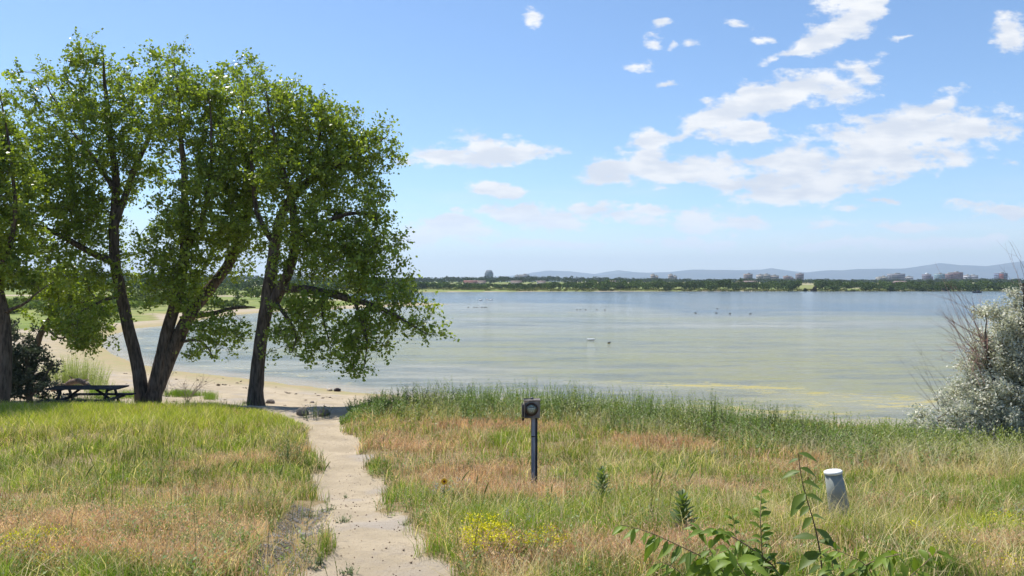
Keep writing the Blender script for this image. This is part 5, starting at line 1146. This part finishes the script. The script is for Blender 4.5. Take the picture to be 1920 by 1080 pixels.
# yellow-flowered weeds
yel = leafmat('yellow_blossom', trans=.3, rough=.6, spec=.2, tint=(1.1, 1.05, .4))
def yellow(px, py, rw, h, n, label, seed, nf=26):
    t, base, hh_, ln, o0 = clump('yellow_flower_clump', 'stems', px, py, rw, n, h, 12, .03, (0.12, 0.18, 0.03), (0.22, 0.27, 0.05), label, 'wildflowers', seed=seed, r=.002, long=2.6, group=None)
    rs = np.random.RandomState(seed + 50); tops = base + np.stack([ln[:, 0] * hh_, ln[:, 1] * hh_, hh_], 1); P = (tops[:, None] + rs.normal(size=(n, nf, 3)) * np.array([.022, .022, .016])).reshape(-1, 3)
    V = quads(rs, P, rs.uniform(.008, .016, len(P))); C = np.repeat(np.array((0.80, 0.74, 0.03))[None] * rs.uniform(.6, 1.2, (len(P), 1)), 4, 0)
    np_mesh('blossoms', V, qfaces(len(P)), yel, t, col=C, origin=o0)
yellow(905, 1062, .15, .34, 44, 'dense lime yellow flower clump right beside the path in the foreground', 1, 30)
yellow(1022, 1052, .13, .24, 26, 'smaller yellow flower clump right of the dense one beside the path', 2, 18)
yellow(1568, 846, .26, .28, 34, 'yellow flower clump on the bank beyond the marker pipe', 3)
yellow(1548, 905, .14, .2, 16, 'sparse yellow blossoms just left of the marker pipe top', 4, 16)
yellow(1715, 1030, .22, .2, 40, 'low yellow flower patch right of the marker pipe, nearest it', 5, 14)
yellow(1800, 1065, .2, .18, 40, 'low yellow flower patch in the lower right foreground', 6, 14)
yellow(1885, 1000, .22, .18, 34, 'low yellow flower patch at the right edge of the meadow', 7, 14)
yellow(1900, 1090, .16, .16, 26, 'yellow flowers in the bottom right corner', 8, 14)
yellow(60, 1045, .2, .2, 30, 'yellow flower drift above the bottom left corner clumps', 15, 16)
yellow(240, 1090, .14, .18, 22, 'yellow flower clump at the bottom edge, third from the left corner', 16, 14)
yellow(95, 1085, .16, .22, 26, 'yellow flower clump in the bottom left foreground', 9, 16)
yellow(15, 1070, .14, .26, 22, 'yellow flower clump in the bottom left corner at the edge', 10, 16)
yellow(100, 812, .3, .3, 18, 'small bright yellow flower patch far up the left meadow', 11, 20)
yellow(1755, 842, .2, .2, 16, 'yellow blossoms below the silver bush beside lilac flowers', 12, 14)
yellow(1840, 1025, .2, .16, 26, 'thin yellow flower patch between the two right foreground ones', 13, 12)
yellow(1020 + 195, 862, .2, .16, 14, 'faint yellow flowers in green grass right of the meter post', 14, 12)
# lilac flower spikes
def lilac(px, py, rw, n, h, label, seed):
    t, base, hh_, ln, o0 = clump('lilac_flower_clump', 'stems', px, py, rw, n, h, 12, .035, (0.09, 0.13, 0.06), (0.17, 0.20, 0.10), label, 'wildflowers', seed=seed, r=.0022)
    rs = np.random.RandomState(seed + 9); u = rs.uniform(.78, 1.05, (n, 20)); P = base[:, None] + np.stack([ln[:, 0, None] * hh_[:, None] * u ** 1.6, ln[:, 1, None] * hh_[:, None] * u ** 1.6, hh_[:, None] * u], -1) + rs.normal(size=(n, 20, 3)) * np.array([.006, .006, 0]); P = P.reshape(-1, 3)
    V = quads(rs, P, rs.uniform(.008, .015, len(P))); C = np.repeat(np.array((0.44, 0.42, 0.52))[None] * rs.uniform(.7, 1.3, (len(P), 1)), 4, 0); np_mesh('blossoms', V, qfaces(len(P)), yel if 0 else weedm, t, col=C, origin=o0)
lilac(820, 950, .09, 7, .34, 'pale lilac flower stalks left of the orange-centred yellow daisy', 1)
lilac(868, 925, .12, 8, .24, 'pale lilac flower stalks right of the orange-centred yellow daisy', 2)
lilac(960, 1000, .26, 16, .22, 'grey green lilac-flowered clump behind the dense yellow flowers', 3)
lilac(1655, 850, .7, 70, .32, 'wide drift of pale lilac flowers below the left end of the silver bush', 4)
lilac(1715, 862, .5, 46, .28, 'pale lilac flowers just right of the wide drift below the silver bush', 5)
lilac(1355, 868, .3, 16, .3, 'few lilac spikes in dark weeds on the middle of the slope', 6)
lilac(1900, 985, .2, 6, .25, 'few lilac spikes at the right edge of the meadow', 7)
# the lone daisy
o0 = spot(833, 955); t = thing('yellow_daisy', o0, 'single yellow daisy with a dark orange centre right of the path', 'flower')
hz_ = float(EYE - (903 - HZ) / F * o0[1] - o0[2]); mb = MB(); mb.tube([(0, 0, -.02), (.004, 0, hz_ * .5), (.0, 0, hz_)], [.003, .0026, .002], 6); mb.build('stem', pm('green_stem', (0.12, 0.16, 0.05), None, 20, .7, 0), t)
mb = MB()
for k in range(13):
    a = k * 2 * math.pi / 13; c_, s_ = math.cos(a), math.sin(a); u_ = np.array([c_, -.25, s_]); u_ /= np.linalg.norm(u_); q = np.array([-s_, 0, c_])
    p = np.array([0, -.004, hz_]); mb.add([p + u_ * .008 - q * .003, p + u_ * .022 - q * .0075 + [0, -.003, 0], p + u_ * .036 - q * .004, p + u_ * .038 + q * .004, p + u_ * .022 + q * .0075 + [0, -.003, 0], p + u_ * .008 + q * .003], [(0, 1, 4, 5), (1, 2, 3, 4)])
mb.build('petals', pm('daisy_petal', (0.85, 0.55, 0.02), (0.80, 0.42, 0.01), 60, .6, 0), t)
mb = MB(); mb.lathe([(.013, 0), (.013, .004), (.009, .009), (.002, .011)], 14, (0, -.004, hz_), Rx); mb.build('flower_centre', pm('daisy_centre', (0.22, 0.05, 0.02), (0.12, 0.03, 0.015), 200, .8, 0), t)
for k in range(6):
    a = k * 1.1; v0 = np.array([0, 0, hz_ * (.15 + .12 * k)]); d_ = np.array([math.cos(a), math.sin(a), .5]); q = np.array([-math.sin(a), math.cos(a), 0]); m2 = MB(); m2.add([v0, v0 + d_ * .03 + q * .007, v0 + d_ * .055, v0 + d_ * .03 - q * .007], [(0, 1, 2, 3)]); m2.build('leaf', pm('daisy_leaf', (0.10, 0.16, 0.04), None, 20, .7, 0), t)

# ------------------------------------------------------------------ broad leaves (near plants)
nearleaf = leafmat('broad_leaves', trans=.36, rough=.5, spec=.35, tint=(1.35, 1.45, .35))
def leaf3(base, d, L, w, droop=.3, fold=.35, nrm=None, rs_=random, prof_=(.08, .62, 1.0, .86, .5, .03)):
    """one modelled leaf, folded along its midrib and bending down towards the tip"""
    d = np.array(d, float); d /= np.linalg.norm(d); up = np.array([0, 0, 1.]) if nrm is None else np.array(nrm, float); sd_ = np.cross(d, up); 
    if np.linalg.norm(sd_) < .1: sd_ = np.cross(d, np.array([0, 1., 0]))
    sd_ /= np.linalg.norm(sd_); up = np.cross(sd_, d); V = []; n = len(prof_)
    for i, k in enumerate(prof_):
        t = i / (n - 1); c = np.array(base) + d * L * t * (1 - .12 * droop * t) - np.array([0, 0, 1.]) * droop * L * t * t * .6; hw = w / 2 * k
        V += [c - sd_ * hw + up * hw * fold, c, c + sd_ * hw + up * hw * fold]
    f = []
    for i in range(n - 1): f += [(i * 3, i * 3 + 1, i * 3 + 4, i * 3 + 3), (i * 3 + 1, i * 3 + 2, i * 3 + 5, i * 3 + 4)]
    return np.array(V), np.array(f)
class LB:
    def __init__(s): s.V = []; s.F = []; s.C = []; s.n = 0
    def add(s, vf, c):
        v, f = vf; s.V.append(v); s.F.append(f + s.n); s.n += len(v); s.C.append(np.repeat(np.array(c)[None], len(v), 0))
    def build(s, name, mat, parent, origin, smooth=True): return np_mesh(name, np.concatenate(s.V), np.concatenate(s.F), mat, parent, col=np.concatenate(s.C), smooth=smooth, origin=origin)
def mull(px, py, top, label, seed, w, LL):
    r_ = np.random.RandomState(seed); o0 = spot(px, py); h_ = EYE - (top - HZ) / F * o0[1] - o0[2]; t = thing('broadleaf_weed', o0, label, 'plant'); L = LB(); n = 46
    for k in range(n):
        u = k / (n - 1); a = k * 2.4; z = o0[2] + h_ * (.05 + .80 * u); ln = LL * (1.0 - .55 * u) * r_.uniform(.8, 1.1); d = (math.cos(a), math.sin(a), .55 + .9 * u); g_ = r_.rand()
        L.add(leaf3((o0[0] + .01 * math.cos(a), o0[1] + .01 * math.sin(a), z), d, ln, ln * w, .35 * r_.rand() + .1, .3), np.array((0.10, 0.15, 0.05)) * (1 - g_) + np.array((0.22, 0.27, 0.12)) * g_)
    L.build('leaves', nearleaf, t, o0); mb = MB(); mb.tube([(0, 0, -.03), (.01, 0, h_ * .5), (0, 0, h_ * .97)], [.011, .009, .004], 7); mb.build('stem', pm('green_stem', (0.12, 0.16, 0.05), None, 20, .7, 0), t)
mull(1128, 950, 872, 'upright broad-leaved weed right of the meter post, the farther of two', 1, .42, .20)
mull(1280, 1015, 916, 'bigger upright broad-leaved weed in the foreground, nearer of two', 2, .42, .19)
# near shrub with drooping pointed leaves, and the lone upright shoot
def shoot(t, o0, pts, r0, nleaf, LL, w, mode, seed, cols=((0.045, 0.095, 0.014), (0.20, 0.28, 0.035)), t0=.1, stemc=(0.24, 0.17, 0.09)):
    """pts: (column,row,distance); leaves in two ranks hanging (mode 'hang') or spreading ('up')"""
    r_ = np.random.RandomState(seed); W_ = np.array([P3(*p) for p in pts]); n = 14; d = np.concatenate([[0], np.cumsum(np.linalg.norm(np.diff(W_, axis=0), axis=1))]); u = np.linspace(0, d[-1], n); Q = np.stack([np.interp(u, d, W_[:, k]) for k in range(3)], 1)
    for _ in range(2): Q[1:-1] = (Q[:-2] + Q[1:-1] * 2 + Q[2:]) / 4
    v, f = tube_np(Q, np.linspace(r0, r0 * .3, n), 7); np_mesh('branch', v, f, pm('shoot_bark_%.2f' % stemc[0], stemc, tuple(k * .6 for k in stemc), 60, .7, .1), t, smooth=True, origin=o0)
    L = LB(); T_ = np.gradient(Q, axis=0)
    for k in range(nleaf):
        s_ = min(1, max(0, t0 + (1 - t0) * k / max(1, nleaf - 1) + r_.normal() * .012)); i = s_ * (n - 1); i0 = min(int(i), n - 2); p = Q[i0] + (Q[i0 + 1] - Q[i0]) * (i - i0); ax = T_[i0] / np.linalg.norm(T_[i0]); sg = 1 if k % 2 else -1
        perp = np.cross(ax, [0, 1, 0]); perp /= np.linalg.norm(perp) + 1e-9
        if mode == 'hang': dd = ax * .35 + np.array([sg * .28 - .25, r_.normal() * .45, -.75 + r_.normal() * .15]); dr = .2
        elif mode == 'side': dd = ax * .1 + perp * sg * .9 + np.array([0, r_.normal() * .5, -.45 + r_.normal() * .25]); dr = r_.uniform(.2, .6)
        elif mode == 'up': dd = ax * .5 + perp * sg * .8 + np.array([0, r_.normal() * .5, .1]); dr = r_.uniform(.3, .8)
        else: dd = ax * .25 + r_.normal(size=3) * np.array([.7, .5, .45]) + np.array([0, 0, -.1]); dr = r_.uniform(.3, .9)
        ll = LL * r_.uniform(.5, 1.1) * (1 - .35 * s_ ** 3); g_ = np.clip(s_ * .6 + r_.rand() * .5, 0, 1); c = np.array(cols[0]) * (1 - g_) + np.array(cols[1]) * g_
        L.add(leaf3(p, dd, ll, ll * w, dr, .35, nrm=(r_.normal() * .4, -.5, 1)), c)
    L.build('leaves', nearleaf, t, o0)
YN = 3.0
o0 = np.array(P3(1470, 1250, YN)); o0[2] = gz1(o0[0], o0[1]); t = thing('leafy_shrub', o0, 'green shrub with drooping pointed leaves spreading over the bottom right foreground', 'shrub')
for i, (pts, nl, LL, md, r0) in enumerate([
    ([(1470, 1260, YN), (1440, 1120, YN), (1380, 1075, YN), (1320, 1045, YN - .1), (1262, 1020, YN - .15), (1210, 990, YN - .2), (1165, 985, YN - .25)], 22, .105, 'hang', .004),
    ([(1470, 1260, YN), (1490, 1120, YN), (1455, 1060, YN), (1405, 1025, YN), (1370, 1002, YN), (1330, 985, YN + .05), (1300, 1000, YN + .1)], 26, .10, 'mix', .006),
    ([(1470, 1260, YN), (1450, 1130, YN), (1430, 1060, YN), (1428, 1000, YN), (1425, 965, YN + .05), (1428, 925, YN + .1)], 24, .085, 'up', .004),
    ([(1470, 1260, YN), (1400, 1130, YN - .1), (1360, 1085, YN - .1), (1345, 1050, YN - .1), (1330, 1030, YN - .1)], 26, .13, 'mix', .005),
    ([(1470, 1260, YN), (1540, 1140, YN - .1), (1590, 1080, YN - .15), (1640, 1048, YN - .2), (1690, 1040, YN - .25)], 24, .11, 'mix', .005),
    ([(1470, 1260, YN), (1600, 1150, YN), (1700, 1090, YN), (1735, 1060, YN), (1765, 1030, YN)], 22, .10, 'up', .004),
    ([(1470, 1260, YN), (1500, 1140, YN), (1470, 1085, YN - .05), (1450, 1060, YN - .05), (1400, 1062, YN - .1)], 20, .11, 'mix', .005),
    ([(1470, 1260, YN), (1330, 1160, YN - .1), (1290, 1090, YN - .15), (1270, 1060, YN - .2), (1240, 1055, YN - .25)], 18, .11, 'hang', .004),
    ([(1470, 1260, YN), (1440, 1140, YN - .1), (1400, 1080, YN - .15), (1375, 1045, YN - .2), (1365, 1030, YN - .2)], 26, .13, 'mix', .005),
    ([(1470, 1260, YN), (1560, 1130, YN - .1), (1570, 1085, YN - .15), (1560, 1050, YN - .15)], 18, .11, 'mix', .004),
    ([(1470, 1260, YN), (1620, 1130, YN - .1), (1650, 1075, YN - .15), (1600, 1040, YN - .2), (1560, 1030, YN - .2)], 18, .10, 'up', .004),
    ([(1470, 1260, YN), (1390, 1140, YN), (1385, 1060, YN + .1), (1382, 1000, YN + .15), (1372, 960, YN + .2)], 16, .075, 'up', .003)]):
    shoot(t, o0, pts, r0, int(nl * 1.9), LL * 1.12, .36, md, 200 + i, t0=.2)
o0 = np.array(P3(1548, 1240, YN + .1)); o0[2] = gz1(o0[0], o0[1]); t = thing('leafy_shoot', o0, 'lone upright shoot with dark drooping leaves in front of the marker pipe', 'plant')
shoot(t, o0, [(1548, 1240, YN + .1), (1545, 1080, YN + .1), (1536, 1010, YN + .1), (1522, 960, YN + .1), (1505, 915, YN + .1), (1500, 880, YN + .1), (1497, 850, YN + .1)], .005, 19, .13, .44, 'side', 301, cols=((0.035, 0.075, 0.012), (0.14, 0.20, 0.03)), t0=.35, stemc=(0.12, 0.09, 0.06))
# near seed stalks
def stalk(name, pts, label, hl, seed):
    W_ = np.array([P3(*p) for p in pts]); o0 = W_[0].copy(); o0[2] = gz1(o0[0], o0[1]); t = thing(name, o0, label, 'grass stalk'); W_ = np.concatenate([[o0], W_[1:]]); d = np.concatenate([[0], np.cumsum(np.linalg.norm(np.diff(W_, axis=0), axis=1))]); u = np.linspace(0, d[-1], 24); Q = np.stack([np.interp(u, d, W_[:, k]) for k in range(3)], 1)
    for _ in range(4): Q[1:-1] = (Q[:-2] + Q[1:-1] * 2 + Q[2:]) / 4
    v, f = tube_np(Q, np.linspace(.0022, .0012, 24), 5); np_mesh('stem', v, f, pm('grass_stem', (0.22, 0.24, 0.07), None, 20, .7, 0), t, origin=o0)
    r_ = np.random.RandomState(seed); L = LB(); k0 = int(24 * (1 - hl))
    for i in range(k0, 24):
        for j in range(3): a = r_.uniform(0, 6.28); dd = (Q[i] - Q[i - 1]) / np.linalg.norm(Q[i] - Q[i - 1]) + np.array([math.cos(a), math.sin(a), 0]) * .25; L.add(leaf3(Q[i], dd, .013, .004, 0, .3), (0.30, 0.32, 0.09))
    L.build('seed_head', nearleaf, t, o0)
stalk('grass_stalk', [(625, 1140, 3.4), (615, 1080, 3.4), (600, 1045, 3.4), (585, 1025, 3.4), (562, 1008, 3.4)], 'arching green seed stalk rising over the gully beside the path', .55, 1)
stalk('grass_stalk', [(640, 1130, 3.4), (632, 1075, 3.4), (627, 1050, 3.4)], 'short upright brown seed stalk right of the arching one by the path', .5, 2)
stalk('grass_stalk', [(205, 1010, 5.8), (190, 930, 5.8), (178, 880, 5.8), (160, 840, 5.8), (130, 808, 5.8)], 'tallest curved seed stalk of the left foreground, bending left', .32, 3)
stalk('grass_stalk', [(370, 1100, 4.4), (365, 1010, 4.4), (362, 930, 4.4)], 'thin straight grass stem standing alone in the lower left meadow', .2, 4)
# weeds in and beside the gully
for i, (px, py, rw, h_, n_, lb) in enumerate([(642, 980, .06, .10, 16, 'compact grey-green tuft on the sandy path, middle one of the path tufts'), (617, 958, .07, .12, 14, 'loose green tuft between gully and path, above the compact grey-green one'), (655, 1078, .06, .09, 16, 'grey-green tuft at the bottom edge on the path'),
        (648, 935, .03, .10, 6, 'tiny sprig on the path above the compact grey-green tuft'), (582, 972, .06, .13, 14, 'grey-green weed on the gully lip below the meadow edge'), (616, 1010, .06, .12, 12, 'spindly weed in the gully bottom left of the path'), (592, 1062, .08, .12, 18, 'leafy weed in the gully near the bottom edge'), (715, 890, .07, .08, 16, 'low green weed creeping over the right edge of the path, farther one'), (762, 985, .06, .08, 14, 'low green weed on the right edge of the path, nearer one')]):
    clump('weed_tuft', 'stems', px, py, rw, n_, h_, 10, .026, (0.10, 0.14, 0.06), (0.20, 0.24, 0.11), lb, 'weed', seed=80 + i, long=2.0, r=.0018, lean=.5)
# gravel and crumbs on the path, grey crust along the gully
def bits(name, label, cat, x, y, size, c1, c2, seed, lift=.3):
    r_ = np.random.RandomState(seed); n = len(x); z = gzv(x, y); ico = np.array([(0, 0, 1), (.9, 0, -.1), (-.3, .85, 0), (-.5, -.75, .1), (.1, .1, -.8), (.5, -.6, .5)]); fc = np.array([(0, 1, 2), (0, 2, 3), (0, 3, 5), (0, 5, 1), (4, 2, 1), (4, 3, 2), (4, 5, 3), (4, 1, 5)])
    a = r_.uniform(0, 6.28, n); ca, sa = np.cos(a), np.sin(a); J = ico[None] * r_.uniform(.7, 1.3, (n, 6, 1)) * size[:, None, None] * np.array([1, .8, .6]); X = J[..., 0] * ca[:, None] - J[..., 1] * sa[:, None]; Y = J[..., 0] * sa[:, None] + J[..., 1] * ca[:, None]
    V = np.stack([X + x[:, None], Y + y[:, None], J[..., 2] + (z + size * lift)[:, None]], -1).reshape(-1, 3); Fc = (fc[None] + (np.arange(n) * 6)[:, None, None]).reshape(-1, 3); k = r_.rand(n, 1) ** 1.5; C = np.repeat(np.array(c1) * (1 - k) + np.array(c2) * k, 6, 0)
    mt = leafmat('loose_grit', trans=0.0, rough=.9, spec=.2); tag(np_mesh(name, V, Fc, mt, col=C), label, cat, kind='stuff')
x, y = sample(rs, 60000, 800, 1120, 480, 1000); k = (path_m(x, y) > .5) & (rs.rand(len(x)) < .35 + .5 * (fbm(x, y, .5, 3) > .5)); x, y = x[k], y[k]; bits('path_gravel', 'fine gravel and crumbs scattered over the sandy path', 'gravel', x, y, np.maximum(.002, .0005 * y) * rs.uniform(.4, 1.2, len(x)), (0.48, 0.38, 0.27), (0.30, 0.24, 0.18), 3)
n = 15000; y = rs.uniform(3.2, 8.2, n); g_ = np.interp(y, [3.0, 4.3, 5.3, 6.3, 7.6, 9.0], [-1.25, -1.42, -1.62, -1.82, -2.05, -2.4]); x = g_ - .06 + rs.normal(size=n) * .11; k = fbm(x, y, .3, 91) > .42; x, y = x[k], y[k]
bits('gravel_crust', 'grey gravelly crust of dry litter along the rain gully left of the path', 'gravel', x, y, rs.uniform(.003, .010, len(x)), (0.36, 0.34, 0.32), (0.15, 0.14, 0.13), 4, .5)
x, y = rs.uniform(-2.6, -.2, 1500), rs.uniform(4, 20, 1500); k = (path_m(x, y) > .4); x, y = x[k], y[k]; bits('path_pebbles', 'dark little clods and pebbles lying on the sandy path', 'pebbles', x, y, rs.uniform(.004, .014, len(x)), (0.30, 0.22, 0.15), (0.10, 0.07, 0.05), 5, .4)
# two white scraps in the grass
